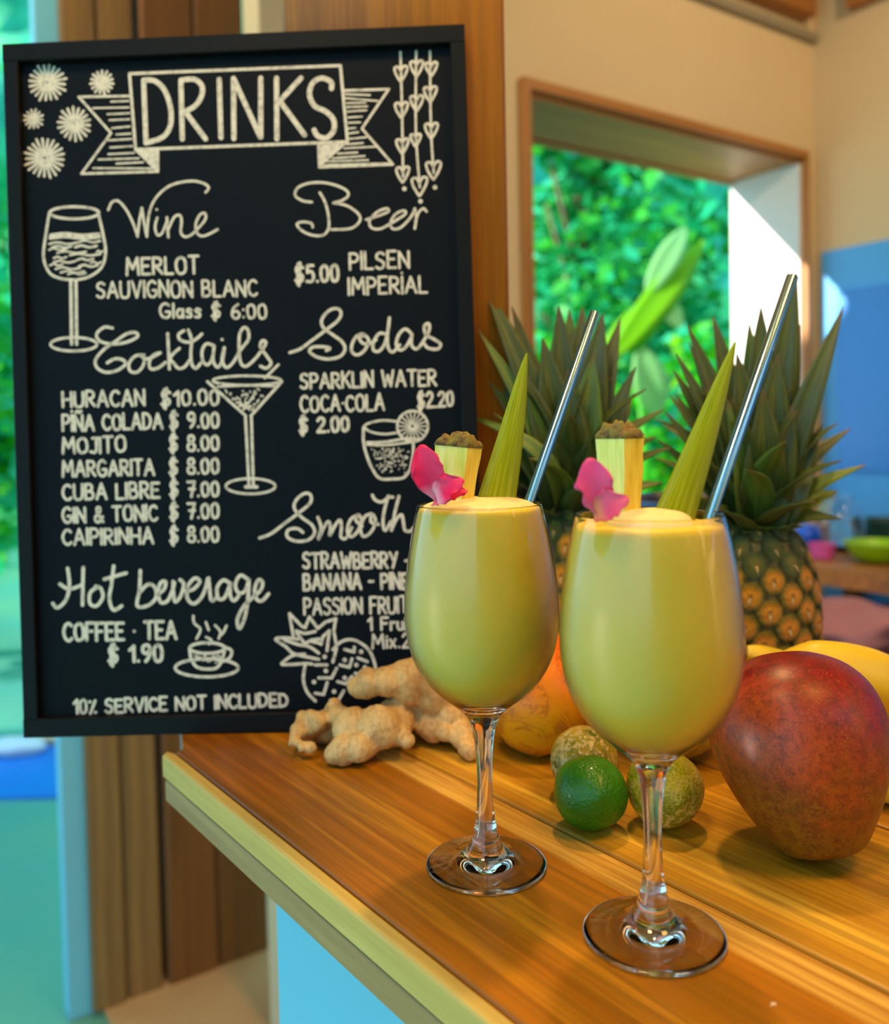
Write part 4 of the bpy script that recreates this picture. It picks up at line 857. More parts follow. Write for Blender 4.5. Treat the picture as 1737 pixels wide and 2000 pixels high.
# --- pineapple drawing
i_ = Ink()
for s_, cv in [([(405, 845), (372, 645), (475, 750), (505, 765), (540, 672), (612, 770), (680, 715), (765, 688), (748, 790), (768, 905)], 0), ([(430, 790), (500, 812), (590, 795)], 1), ([(640, 905), (655, 840), (710, 790), (690, 960)], 0), ([(430, 800), (500, 900), (560, 868), (625, 860)], 0), ([(445, 862), (330, 850), (252, 862), (340, 925), (400, 980), (500, 1008), (620, 1032)], 1), ([(330, 868), (440, 905), (540, 925), (620, 980)], 1),
               ([(500, 988), (400, 1000), (330, 1045), (308, 1075), (400, 1075), (500, 1068), (562, 1072)], 1), ([(505, 1080), (490, 1200), (522, 1310), (592, 1386)], 1), ([(740, 950), (800, 890), (880, 864), (970, 890), (1050, 960), (1095, 1070), (1100, 1160), (1060, 1290)], 1), ([(560, 880), (640, 900)], 1), ([(590, 1080), (690, 1080)], 1), ([(770, 940), (740, 1055)], 1), ([(620, 1190), (730, 1190), (772, 1108)], 0), ([(680, 1130)], 1), ([(580, 1225)], 1), ([(590, 1320), (662, 1330), (692, 1230)], 0), ([(800, 1080), (880, 1100), (902, 1028)], 0), ([(840, 1038)], 1), ([(840, 948), (920, 970), (922, 928)], 0),
               ([(940, 1080)], 1), ([(1012, 1102)], 1), ([(950, 1020), (1032, 1052)], 1), ([(780, 1222), (850, 1240), (902, 1178)], 0), ([(840, 1190)], 1), ([(750, 1305)], 1), ([(790, 1372), (832, 1300)], 1), ([(720, 1378), (790, 1386)], 1), ([(670, 1010)], 1), ([(980, 968)], 1), ([(930, 1150), (1010, 1170)], 1), ([(900, 1300), (980, 1310), (1010, 1240)], 0)]:
    i_.line(ZF(s_), 9 if len(s_) == 1 else 6, bool(cv))
i_.done('pineapple_drawing')

# ================================================================ helpers for fruit
def settle(o, z=0.0, lift=.0003):
    """put the lowest point of a mesh object on the counter"""
    M = Matrix.LocRotScale(o.location, o.rotation_euler, o.scale)
    lo = min((M @ v.co).z for v in o.data.vertices); o.location.z += z - lo + lift; return o
def lathe_fruit(name, prof, mat, loc, rot, n=56, bumps=0, bscale=1, seed=0, squash=(1, 1, 1), label=None, cat=None, group=None):
    vs = []; fs = []; m_ = 36; pts = catmull([(r, z, 0) for r, z in prof], 5); P = [(max(p.x, 0), p.y) for p in pts]
    for r, z in P:
        for j in range(n):
            a = 2 * math.pi * j / n; v_ = Vector((r * math.cos(a) * squash[0], r * math.sin(a) * squash[1], z * squash[2]))
            if bumps: v_ *= 1 + bumps * noise.noise(v_ * bscale + Vector((seed, seed, 0)))
            vs.append(v_)
    for i in range(len(P) - 1):
        for j in range(n): fs.append((i * n + j, i * n + (j + 1) % n, (i + 1) * n + (j + 1) % n, (i + 1) * n + j))
    fs += [tuple(range(n - 1, -1, -1)), tuple(range((len(P) - 1) * n, len(P) * n))]
    o = link(name, mesh(name, vs, fs, mat), None, loc, rot)
    return tag(o, label, cat, group)

# ================================================================ the two glasses with their garnish
OUT = [(.0343, .0009), (.0347, .0016), (.0340, .0026), (.028, .0038), (.020, .0056), (.013, .0092), (.0092, .0140), (.0070, .0205), (.0052, .0300), (.0045, .042), (.0043, .052), (.0047, .064), (.0056, .074), (.0068, .081), (.0090, .0865), (.0135, .0920), (.0205, .0975), (.0285, .1045), (.0350, .1125), (.0402, .1230), (.0430, .1345), (.0442, .1480), (.0436, .1620), (.0417, .1780), (.0392, .1930), (.0366, .2050), (.0354, .2094)]
RIMT = [(.0350, .2098), (.0345, .2096)]
INN = [(.0344, .2090), (.0356, .2045), (.0381, .1930), (.0406, .1780), (.0425, .1620), (.0431, .1480), (.0419, .1348), (.0391, .1240), (.0340, .1142), (.0277, .1066), (.0200, .1002), (.0125, .0958), (.006, .0938), (.0004, .0932)]
def smoothprof(p, k=4):
    q = catmull([(a, b, 0) for a, b in p], k); return [(max(v_.x, .0001), v_.y) for v_ in q]
def wine_glass(x, y, fill, label, flip=0):
    g_ = empty('wine_glass', PZ(x, y) + Vector((0, 0, .0003)), label, 'glass', 'stemmed glasses of frozen yellow drink')
    full = smoothprof(OUT)
    c1 = [p for p in full if p[1] <= .0205]; c2 = [p for p in full if .0205 <= p[1] <= .081]; c3 = [p for p in full if p[1] >= .081]
    c2 = [c1[-1]] + c2 if c2[0] != c1[-1] else c2; c3 = [c2[-1]] + c3 if c3[0] != c2[-1] else c3
    mb = MB(); mb.lathe([(.0001, .0024), (.012, .0020), (.024, .0008), (.0300, .0001), (.0335, .0001)] + c1, 72, closed_ends=False); mb.build('foot', M_glass, g_)
    mb = MB(); mb.lathe(c2, 72, closed_ends=False); mb.build('stem', M_glass, g_)
    mb = MB(); mb.lathe(c3 + RIMT + smoothprof(INN), 72, closed_ends=False); mb.build('bowl', M_mist, g_)
    # the drink: fills the bowl up to 'fill'
    ins = [(r, z) for r, z in reversed(smoothprof(INN)) if z <= fill]
    body = [(max(r - .00018, .0001), z + .00015) for r, z in ins]
    mb = MB(); mb.lathe(body + [(body[-1][0] - .0015, fill + .0012), (.024, fill + .0012)], 72); dk = mb.build('drink', M_drink, g_)
    return g_, body[-1][0]
def foam(g_, r0, z0, hgt, cx_=0, cy_=0, seed=0):
    vs = []; fs = []; n = 48; K = 12
    for i in range(K + 1):
        t = i / K; r = r0 * math.cos(t * math.pi / 2) ** .75 if i < K else .0002; z = z0 + hgt * math.sin(t * math.pi / 2)
        for j in range(n):
            a = 2 * math.pi * j / n; q = 1 + .05 * noise.noise(Vector((math.cos(a) * 2 + seed, math.sin(a) * 2, t * 3)))
            vs.append((cx_ + r * q * math.cos(a), cy_ + r * q * math.sin(a), z + .0006 * noise.noise(Vector((r * 90 * math.cos(a), r * 90 * math.sin(a), seed)))))
    for i in range(K):
        for j in range(n): fs.append((i * n + j, i * n + (j + 1) % n, (i + 1) * n + (j + 1) % n, (i + 1) * n + j))
    fs.append(tuple(range(n - 1, -1, -1))); fs.append(tuple(range(K * n, (K + 1) * n)))
    return link('foam', mesh('foam', vs, fs, M_foam), g_)
gl, rl = wine_glass(950, 1692, .2070, 'farther wine glass filled to the brim with frozen yellow drink, nearer the ginger')
foam(gl, .0325, .2072, .0062, 0, 0, 1)
gr_, rr = wine_glass(1277.5, 1830, .2035, 'nearest wine glass of frozen yellow drink, glass rim showing above the drink')
foam(gr_, .0205, .2035, .0085, .001, .0, 4)

def straw(p0, p1, label):
    p0 = Vector(p0); p1 = Vector(p1); d_ = (p1 - p0); L = d_.length
    mb = MB(); n = 28; ro, ri = .0030, .0025
    prof = [(ri, 0), (ri, L - .0004), (ri + .0002, L), (ro - .0002, L), (ro, L - .0004), (ro, 0)]
    mb.lathe(prof, n, closed_ends=False)
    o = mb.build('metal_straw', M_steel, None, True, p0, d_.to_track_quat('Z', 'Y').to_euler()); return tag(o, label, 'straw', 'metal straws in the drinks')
GL = gl.location; GR = gr_.location
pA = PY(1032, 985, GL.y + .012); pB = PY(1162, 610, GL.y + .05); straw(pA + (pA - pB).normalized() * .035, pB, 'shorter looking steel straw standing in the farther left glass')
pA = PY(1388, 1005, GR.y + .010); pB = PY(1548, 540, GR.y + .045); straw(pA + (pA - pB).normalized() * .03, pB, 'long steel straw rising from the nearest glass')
def garnish_leaf(pts, base_px, tip_px, wpx, Y, dY, label, bow, yaw=.0, curl=0):
    a = PY(*base_px, Y); b = PY(*tip_px, Y + dY)
    up = Vector((yaw, -1, .15)); me = leaf_mesh('pineapple_leaf', Vector((0, 0, 0)), b - a, wpx * Y / F, M_garn, bow, up.normalized(), -.30, 16, 6, shape='taper', thick=.0011, curl=curl)
    return tag(link('pineapple_leaf', me, None, a), label, 'leaf garnish', 'leaf garnishes in the drinks')
garnish_leaf(None, (973, 1000), (1030, 690), 90, GL.y + .004, .012, 'single green leaf blade standing in the farther left glass', .02, .55)
garnish_leaf(None, (1318, 1040), (1438, 668), 102, GR.y + .004, .012, 'yellowish green leaf blade with pale blue sheen standing in the nearest glass', .015, .5)

def wedge(o_loc, mE, mL, mR, h_top, zb, label, seed):
    """wedge of fruit: near edge mE, left corner mL, right corner mR (xy at the top), zb how far it reaches down"""
    w_ = empty('pineapple_wedge', o_loc, label, 'fruit wedge', 'pineapple wedges on the rims')
    def col_(p, z, s=1.0): return Vector((p[0] * s, p[1] * s, z))
    E_, L_, R_ = Vector(mE), Vector(mL), Vector(mR); B_ = L_ + R_ - E_
    K = 8; cut = []; fl = []
    vs = []; 
    def tap(p, z):  # narrows towards the bottom
        c_ = (E_ + B_) / 2; k = .80 + .20 * (z - zb) / (h_top - zb); return Vector((c_.x + (p.x - c_.x) * k, c_.y + (p.y - c_.y) * k, z))
    ring = [E_, R_, B_, L_]; N = 5; M_ = 4; per = []
    for s_ in range(4):
        for j in range(M_): per.append(ring[s_].lerp(ring[(s_ + 1) % 4], j / M_))
    zs = [zb + (h_top - zb) * i / N for i in range(N + 1)]
    nP = len(per)
    for i, z in enumerate(zs):
        for k, p in enumerate(per):
            q = tap(Vector((p[0], p[1], 0)), z); q += Vector((noise.noise(Vector((k * .9, z * 160, seed))), noise.noise(Vector((k * .9, z * 160, seed + 7))), 0)) * .0007; vs.append(q)
    fs = []; mi = []
    for i in range(N):
        for k in range(nP):
            fs.append((i * nP + k, i * nP + (k + 1) % nP, (i + 1) * nP + (k + 1) % nP, (i + 1) * nP + k)); mi.append(1 if k >= 3 * M_ else 0)
    fs.append(tuple(range(nP - 1, -1, -1))); mi.append(0); fs.append(tuple(range(N * nP, (N + 1) * nP))); mi.append(0)
    link('flesh', mesh('flesh', vs, fs, [M_flesh, M_cut], True, mi), w_); vsr = []; fsr = []
    w_.children[0].data.set_sharp_from_angle(angle=R(40))
    # rind: a lumpy slab on the top
    nx, ny = 12, 12
    for top in (0, 1):
        for i in range(nx + 1):
            for j in range(ny + 1):
                u_ = i / nx; v_ = j / ny; p = E_.lerp(R_, u_).lerp(L_.lerp(B_, u_), v_); c_ = (E_ + B_) / 2
                edge = min(u_, 1 - u_, v_, 1 - v_); k = 1.04 if top == 0 else 1.0 + .10 * min(1, edge * 6)
                z = h_top - .0012 if top == 0 else h_top + .0012 + .0060 * min(1, edge * 5) * (.7 + .9 * noise.noise(Vector((p.x * 330, p.y * 330, seed)))) + .0016 * noise.noise(Vector((p.x * 900, p.y * 900, seed)))
                vsr.append(Vector((c_.x + (p.x - c_.x) * k, c_.y + (p.y - c_.y) * k, z)))
    W_ = ny + 1; N1 = (nx + 1) * W_
    for i in range(nx):
        for j in range(ny):
            a = i * W_ + j; fsr.append((a, a + 1, a + W_ + 1, a + W_)); fsr.append((a + N1, a + W_ + N1, a + W_ + 1 + N1, a + 1 + N1))
    for i in range(nx): 
        a = i * W_; fsr.append((a, a + W_, a + W_ + N1, a + N1)); a = i * W_ + ny; fsr.append((a, a + N1, a + W_ + N1, a + W_))
    for j in range(ny):
        a = j; fsr.append((a, a + N1, a + 1 + N1, a + 1)); a = nx * W_ + j; fsr.append((a, a + 1, a + 1 + N1, a + N1))
    link('rind', mesh('rind', vsr, fsr, M_rind), w_); return w_
def rel(px, py, Y, o): p = PY(px, py, Y); return p - o
o0 = PY(1222, 1000, GR.y + .002)
eX = .0112
wedge(o0, (0, 0), (-.0125, .010), (.0106, .004), PY(1222, 852, GR.y + .002).z - o0.z, -.004, 'upright pineapple wedge with brown rind standing in the nearest glass', 2)
o0 = PY(905, 975, GL.y - .010)
wg = wedge(o0, (0, 0), (-.0185, .006), (.0085, .006), PY(905, 870, GL.y - .010).z - o0.z, -.004, 'tilted pale pineapple wedge on the rim of the farther left glass', 5); wg.rotation_euler = (0, R(6), R(0))

def petal_mesh(base, tip, wid, up, mat, bow=.15, wavy=.1, fold=.3, seed=0, n=14, cols=10, shape=.5, thick=.0005):
    base = Vector(base); tip = Vector(tip); ax = tip - base; L = ax.length; t = ax.normalized(); up = Vector(up); upv = (up - t * up.dot(t)).normalized(); sd_ = t.cross(upv)
    front = []; uv = []
    for i in range(n + 1):
        k = i / n; w_ = wid / 2 * max(.16, math.sin(math.pi * min(.999, (k * .86 + .08) ** shape * .98)) ** .62) 
        for j in range(cols + 1):
            q = -1 + 2 * j / cols; nz = noise.noise(Vector((k * 4, q * 2.2, seed))) 
            wob = 1 + wavy * noise.noise(Vector((k * 5 + 9, q * 3, seed)))
            c_ = base + ax * (k * (1 - .10 * q * q * (k > .6))) + upv * (bow * L * math.sin(math.pi * k * .9)) + sd_ * (q * w_ * wob) + upv * (fold * w_ * q * q + nz * wavy * wid * .5 * abs(q) * k)
            front.append(c_); uv.append(((q + 1) / 2, k))
    m_ = cols + 1; N = len(front); fs = []
    for i in range(n):
        for j in range(cols): k = i * m_ + j; fs.append((k, k + 1, k + m_ + 1, k + m_))
    back = [p - upv * thick for p in front]; f2 = [tuple(reversed([q + N for q in f])) for f in fs]; rim = []
    for i in range(n): rim += [(i * m_, (i + 1) * m_, (i + 1) * m_ + N, i * m_ + N), (i * m_ + cols, i * m_ + cols + N, (i + 1) * m_ + cols + N, (i + 1) * m_ + cols)]
    for j in range(cols): rim += [(j, j + N, j + 1 + N, j + 1), (n * m_ + j, n * m_ + j + 1, n * m_ + j + 1 + N, n * m_ + j + N)]
    me = mesh('petal', front + back, fs + f2 + rim, mat); ul = me.uv_layers.new(name='UVMap'); uvs = uv + uv
    for lp in me.loops: ul.data[lp.index].uv = uvs[lp.vertex_index]
    return me
def flower(loc, label, petals):
    f_ = empty('flower', loc, label, 'flower', 'flowers on the rims')
    for (b, t_, wd, up, mat, bow, wavy, fold, sd2, shp) in petals:
        link('petal', petal_mesh(PY(*b) - loc, PY(*t_) - loc, wd, up, mat, bow, wavy, fold, sd2, shape=shp), f_)
    return f_
YL = GL.y - .026; L0 = PY(858, 972, YL)
flower(L0, 'bright magenta flower on the rim of the farther left glass', [
    ((860, 976, YL), (822, 868, YL - .002), .0185, (-.3, -1, .3), M_pet1, .10, .25, .35, 1, 1.25),
    ((852, 972, YL - .003), (908, 938, YL - .010), .0150, (.1, -1, .6), M_pet1, .16, .35, .3, 5, .8),
    ((868, 972, YL - .002), (914, 960, YL - .006), .0085, (.1, -1, .8), M_pet1, .10, .5, .3, 9, .8),
    ((846, 982, YL + .001), (884, 974, YL - .006), .0095, (.1, -.8, .9), M_pet2, .05, .4, .3, 12, .8)])
YR = GR.y - .026; R0 = PY(1180, 1008, YR)
flower(R0, 'soft pink flower on the rim of the nearest glass', [
    ((1180, 1012, YR), (1150, 894, YR - .002), .0165, (-.2, -1, .2), M_pet2, .10, .28, .30, 21, 1.35),
    ((1166, 1004, YR - .003), (1230, 974, YR - .010), .0140, (.2, -1, .6), M_pet3, .16, .35, .35, 25, .8),
    ((1160, 1008, YR - .001), (1205, 992, YR - .006), .0100, (.1, -.9, .7), M_pet3, .10, .4, .3, 29, .8)])

# ================================================================ citrus, mango and the rest
def citrus(x, y, rpx, mat, label, seed, axis, nip=.08):
    Y = PZ(x, y, .024).y; r = rpx * Y / F; p = PZ(x, y, r)
    prof = []
    for k in range(17):
        a = math.pi * k / 16; rr_ = r * math.sin(a); z = -r * math.cos(a)
        if k == 16: rr_ = .0002; z += r * nip
        if k == 15: z += r * nip * .45
        if k == 0: rr_ = .0002; z += r * .05
        prof.append((rr_, z))
    o = lathe_fruit('lime', prof, mat, p, axis, 48, .05, 40, seed, (1, 1, 1.04), label, 'lime', 'limes on the counter'); return settle(o)
citrus(1154, 1549, 72, M_lime0, 'smooth deep green lime in front of the other limes', 1, (R(70), R(15), 0))
citrus(1142, 1487, 67, M_lime1, 'rough green and yellow lime behind the deep green one', 3, (R(60), R(-40), 0))
citrus(1299, 1541, 75, M_lime2, 'scarred yellow green lime behind the stem of the nearest glass', 5, (R(80), R(60), 0))
def egg(h, r, low=.42, end=.3):
    P = []
    for k in range(15):
        t = k / 14; z = h * t; s_ = math.sin(math.pi * t ** (math.log(.5) / math.log(low))); P.append((r * max(0, s_) ** .62 if 0 < k < 14 else .0002, z - h / 2))
    return P
YO = .685; ro = 104 * YO / F
o = lathe_fruit('passion_fruit', egg(.100, ro, .45), M_orange, PY(1055, 1400, YO), (R(-14), R(10), R(20)), 56, .03, 22, 2, (1, 1, 1), 'orange topped yellow passion fruit with brown scratches beside the ginger', 'fruit'); settle(o)
o = lathe_fruit('papaya', egg(.108, .050, .48), M_olive, PY(1312, 1425, .672), (R(12), R(78), R(12)), 56, .04, 16, 6, (1, 1, 1), 'olive yellow papaya lying behind the nearest glass and the mango', 'fruit'); settle(o)
# mango, standing on its narrow end
MPR = [(.0002, 0), (.013, .0008), (.0235, .005), (.034, .018), (.0445, .036), (.0515, .055), (.0535, .073), (.0490, .091), (.0380, .105), (.022, .1145), (.008, .118), (.0002, .1185)]
mg = lathe_fruit('mango', [(r * .995, z) for r, z in MPR], M_mango, PZ(1588, 1662), (R(-27), R(-7), 0), 72, .055, 14, 3, (.955, .92, 1), 'large crimson and olive mango standing on its narrow end beside the bananas', 'mango')
mg.location.y -= .020; mg.rotation_euler = Vector((-.10, .42, 1)).to_track_quat('Z', 'Y').to_euler(); settle(mg)

# bananas
bn = empty('banana_bunch', PY(1660, 1420, .66), 'bunch of yellow bananas lying behind the mango at the counter edge', 'bananas')
def banana(pts, rmax, seed):
    C = catmull([p - bn.location for p in pts], 8); n = len(C); mb = MB(); rings = []
    rg = random.Random(seed); prev = None; vs = []; fs = []; m_ = 20
    for i, c_ in enumerate(C):
        k = i / (n - 1); t = (C[min(i + 1, n - 1)] - C[max(i - 1, 0)]).normalized()
        a = t.orthogonal().normalized() if prev is None else (prev - t * prev.dot(t)).normalized(); prev = a; b = t.cross(a)
        r = rmax * interp([(0, .30), (.05, .34), (.13, .62), (.28, .95), (.5, 1), (.75, .93), (.9, .66), (.965, .34), (1, .22)], k)
        for j in range(m_):
            an = 2 * math.pi * j / m_; f = 1 + .055 * math.cos(5 * an + .6) ; vs.append(c_ + (a * math.cos(an) + b * math.sin(an)) * r * f)
    for i in range(n - 1):
        for j in range(m_): fs.append((i * m_ + j, i * m_ + (j + 1) % m_, (i + 1) * m_ + (j + 1) % m_, (i + 1) * m_ + j))
    fs += [tuple(range(m_ - 1, -1, -1)), tuple(range((n - 1) * m_, n * m_))]
    mi = [1 if (f[0] // m_) < 3 or (f[0] // m_) > n - 4 else 0 for f in fs]
    return link('banana', mesh('banana', vs, fs, [M_banana, M_btip], True, mi), bn)
stem_end = PY(1815, 1388, .70)
banana([PY(1500, 1345, .655), PY(1560, 1322, .64), PY(1640, 1326, .635), PY(1720, 1350, .64), PY(1785, 1380, .67), stem_end], 62 * .64 / F, 1)
banana([PY(1440, 1283, .70), PY(1500, 1300, .70), PY(1600, 1350, .705), PY(1710, 1400, .70), PY(1790, 1420, .70), stem_end + Vector((0, 0, -.004))], 34 * .70 / F, 2)
banana([PY(1560, 1495, .645), PY(1620, 1470, .64), PY(1690, 1450, .64), PY(1760, 1438, .65), PY(1800, 1428, .67), stem_end + Vector((0, -.004, -.003))], 46 * .64 / F, 3)
banana([PY(1648, 1492, .615), PY(1695, 1530, .59), PY(1745, 1540, .577), PY(1790, 1510, .59), PY(1812, 1462, .64), stem_end + Vector((0, -.006, -.006))], 42 * .60 / F, 4)
mb = MB(); mb.tube([stem_end - bn.location + Vector((-.006, 0, -.006)), stem_end - bn.location + Vector((.012, .004, -.004)), stem_end - bn.location + Vector((.035, .01, -.002))], [.018, .015, .011], 12); mb.build('stem', M_btip, bn)
lo = min((bn.location.z + v_.co.z) for c_ in bn.children for v_ in c_.data.vertices); bn_shift = .0006 - lo
bn.location.z += max(0, bn_shift)

# ginger
def ginger(name, blobs, label, vox=.0017):
    import bmesh
    bm = bmesh.new(); cs = []
    for x, y, rp, Y, (ex, ey, ez) in blobs:
        if Y is None:
            Y = .7
            for _ in range(4): r = rp * Y / F; Y = PZ(x, y, r).y
            r = rp * Y / F; p = PZ(x, y, r * 1.0)
        else: Y -= .012; r = rp * Y / F; p = PY(x, y, Y)
        M = Matrix.Translation(p) @ Matrix.Diagonal((ex, ey, ez, 1)); bmesh.ops.create_icosphere(bm, subdivisions=3, radius=r, matrix=M); cs.append((p, r))
    # bridges between neighbours named in order
    for (p, r), (q, s_) in zip(cs, cs[1:]):
        if (p - q).length < (r + s_) * 1.7:
            for k in (.33, .66): bmesh.ops.create_icosphere(bm, subdivisions=2, radius=(r * (1 - k) + s_ * k) * .80, matrix=Matrix.Translation(p.lerp(q, k)))
    base = cs[0][0].copy(); base.z = 0
    for v_ in bm.verts: v_.co -= base
    me = bpy.data.meshes.new('tmp'); bm.to_mesh(me); bm.free(); tmp = link('tmp', me)
    md = tmp.modifiers.new('r', 'REMESH'); md.mode = 'VOXEL'; md.voxel_size = vox; ms = tmp.modifiers.new('s', 'SMOOTH'); ms.factor = .6; ms.iterations = 3
    dg = bpy.context.evaluated_depsgraph_get(); m2 = bpy.data.meshes.new_from_object(tmp.evaluated_get(dg)); bpy.data.objects.remove(tmp)
    for v_ in m2.vertices:
        c_ = v_.co; nrm = v_.normal; v_.co = c_ + nrm * (.0016 * noise.noise(c_ * 85) + .0007 * noise.noise(c_ * 260))
    m2.materials.clear(); m2.materials.append(M_ginger); m2.polygons.foreach_set('use_smooth', [True] * len(m2.polygons)); m2.update()
    o = link(name, m2, None, base); tag(o, label, 'ginger'); settle(o); return o
u = (1, 1, 1)
ginger('ginger_root', [(592, 1448, 18, None, u), (584, 1430, 19, .705, u), (608, 1418, 22, .71, u), (592, 1402, 14, .715, u), (576, 1436, 13, .70, u), (573, 1450, 11, .695, u), (606, 1462, 13, .69, u), (590, 1462, 11, .688, u), (606, 1402, 15, .71, u), (622, 1410, 20, .705, u), (636, 1420, 34, None, u), (653, 1378, 14, .72, u), (662, 1402, 24, .71, u), (690, 1422, 40, .695, u), (740, 1422, 46, .69, u), (712, 1452, 34, None, u), (672, 1466, 30, None, u), (655, 1474, 22, None, u), (700, 1462, 30, .675, u), (770, 1425, 34, .70, u), (797, 1449, 16, .678, u), (772, 1405, 40, .71, u), (815, 1380, 44, .73, u), (850, 1380, 48, .73, u), (845, 1415, 36, .715, u), (868, 1432, 18, .70, u), (885, 1400, 42, .72, u), (905, 1440, 28, .70, u), (915, 1462, 21, None, u), (918, 1470, 18, None, u), (880, 1400, 30, .712, u), (845, 1362, 34, .712, u), (835, 1340, 33, .712, u), (800, 1345, 34, .708, u), (812, 1306, 22, .715, u), (800, 1320, 32, .71, u), (790, 1326, 34, .708, u), (755, 1332, 33, .705, u), (722, 1336, 31, .705, u), (700, 1343, 23, .704, u)], 'large branching ginger root lying in front of the menu board')

# ================================================================ pineapples
def fruitlet_mesh(name, mat, seed):
    rg = random.Random(seed); vs = [(0, 0, .34)]; fs = []; ringdef = [(.22, .40), (.55, .44), (.84, .24), (1.0, -.12)]
    for r, z in ringdef:
        for j in range(6):
            a = math.pi / 3 * j; q = 1 + rg.uniform(-.06, .06); vs.append((r * q * math.cos(a), r * q * math.sin(a) * .86, z * q))
    for j in range(6): fs.append((0, 1 + j, 1 + (j + 1) % 6))
    for i in range(3):
        for j in range(6): a = 1 + i * 6; fs.append((a + j, a + 6 + j, a + 6 + (j + 1) % 6, a + (j + 1) % 6))
    mi = [0] * len(fs); k = len(vs)
    # dried bract, a narrow curved scale
    dx = rg.uniform(-.3, .3)
    vs += [(-.16, .02, .36), (.16, .02, .36), (.10 + dx * .6, -.22, .62), (-.08 + dx * .6, -.22, .62), (dx, -.62, .70), (0, -.05, .30), (dx * .6, -.20, .55)]
    fs += [(k, k + 1, k + 2, k + 3), (k + 3, k + 2, k + 4), (k, k + 5, k + 1), (k + 1, k + 5, k + 6, k + 2), (k, k + 3, k + 6, k + 5), (k + 3, k + 4, k + 6), (k + 2, k + 6, k + 4)]; mi += [1] * 7
    return mesh(name, vs, fs, [mat, M_bract], True, mi)
EYES = [fruitlet_mesh('fruitlet', M_eye, s_) for s_ in (1, 2, 3)]; EYES2 = [fruitlet_mesh('fruitlet', M_eye2, s_) for s_ in (4, 5)]
def pineapple(base, height, rad, label, tips, crown_z, lean, fill_n, seed, mats, scale_len):
    p_ = empty('pineapple', base, label, 'pineapple', 'whole pineapples behind the glasses', rot=lean)
    prof = [(0, .42), (.03, .62), (.12, .84), (.28, .97), (.45, 1.0), (.62, .97), (.78, .88), (.90, .72), (.97, .52), (1, .30)]
    vs = []; n = 48; K = 30
    mb = MB(); mb.lathe([(rad * .95 * interp(prof, k / K), height * k / K) for k in range(K + 1)], n); mb.build('body', M_pskin, p_)
    rg = random.Random(seed); nar = 10; rows = int(round(height / .0128))
    for i in range(rows):
        t = (i + .5) / rows; z = height * t; r = rad * interp(prof, t); dr = (rad * interp(prof, min(1, t + .03)) - rad * interp(prof, max(0, t - .03))) / (height * .06)
        for j in range(nar):
            a = 2 * math.pi * (j + .5 * (i % 2)) / nar + .04 * i
            nrm = Vector((math.cos(a), math.sin(a), -dr)).normalized(); tz = (Vector((0, 0, 1)) - nrm * nrm.z).normalized(); tx = tz.cross(nrm)
            s_ = 2 * math.pi * r / nar * .385; sz_ = .0162; pos = Vector((r * .945 * math.cos(a), r * .945 * math.sin(a), z))
            me = rg.choice(EYES2 if (t > .84 or (t > .74 and rg.random() < .4)) else EYES)
            o = link('fruitlet', me, p_)
            Mx = Matrix(((tx.x, tz.x, nrm.x, pos.x), (tx.y, tz.y, nrm.y, pos.y), (tx.z, tz.z, nrm.z, pos.z), (0, 0, 0, 1)))
            o.matrix_local = Mx @ Matrix.Rotation(rg.uniform(-.12, .12), 4, 'Z') @ Matrix.Diagonal((s_, sz_, min(s_, .0125) * .55, 1))
    PM = Matrix.LocRotScale(p_.location, p_.rotation_euler, None); PI_ = PM.inverted(); c0 = Vector((0, 0, crown_z))
    def add(basep, tipp, w_, bow, mat, fold=.5, curl=0, up=None):
        d_ = tipp - basep; hr = Vector((d_.x, d_.y, 0)); hr = hr.normalized() if hr.length > .004 else Vector((0, -1, 0))
        up_ = up or (Vector((0, -.55, .7)) - hr * .5)
        if d_.normalized().z > .85 and not up: up_ = -hr + Vector((0, -.9, 0))
        return link('leaf', leaf_mesh('leaf', basep, tipp, w_, mat, bow, up_, fold, 10, 4, shape='blade', thick=.0009, curl=curl), p_)
    for (tx_, ty_, dY, w_, bow, mk, bh) in tips:
        tp = PI_ @ PY(tx_, ty_, base.y + dY); bp = c0 + Vector(((tp.x) * .10, tp.y * .10 - .002, -.004 + bh)); add(bp, tp, w_ * 1.4, bow, mats[mk], .35, 0, Vector((-tp.x * 3, -1, .4)))
    for k in range(fill_n):
        t = k / fill_n; a = k * 2.39996 + seed; inc = R(78 - 66 * t ** .85) * rg.uniform(.92, 1.05); L = (.036 + .095 * math.sin(math.pi * min(1, t * .62 + .10))) * rg.uniform(.85, 1.1) * scale_len
        bp = c0 + Vector((math.cos(a) * .016 * (1 - t), math.sin(a) * .016 * (1 - t), -.012 + .03 * t)); tp = bp + Vector((math.cos(a) * math.sin(inc), math.sin(a) * math.sin(inc), math.cos(inc))) * L
        add(bp, tp, rg.uniform(.027, .034) * (1.1 - .2 * t), rg.uniform(.04, .12), mats[0 if rg.random() < .8 else 1], .45, rg.uniform(-.08, .02))
    # small dry bracts around the neck
    for k in range(16):
        a = k * 2.4; bp = c0 + Vector((math.cos(a) * rad * .34, math.sin(a) * rad * .34, -.010)); tp = bp + Vector((math.cos(a) * .024, math.sin(a) * .024, rg.uniform(-.004, .014)))
        add(bp, tp, .011, .15, mats[1], .4)
    return p_
M_dark = [M_crown, M_crown2]
b1 = PZ(1100, 1400); H1 = .176
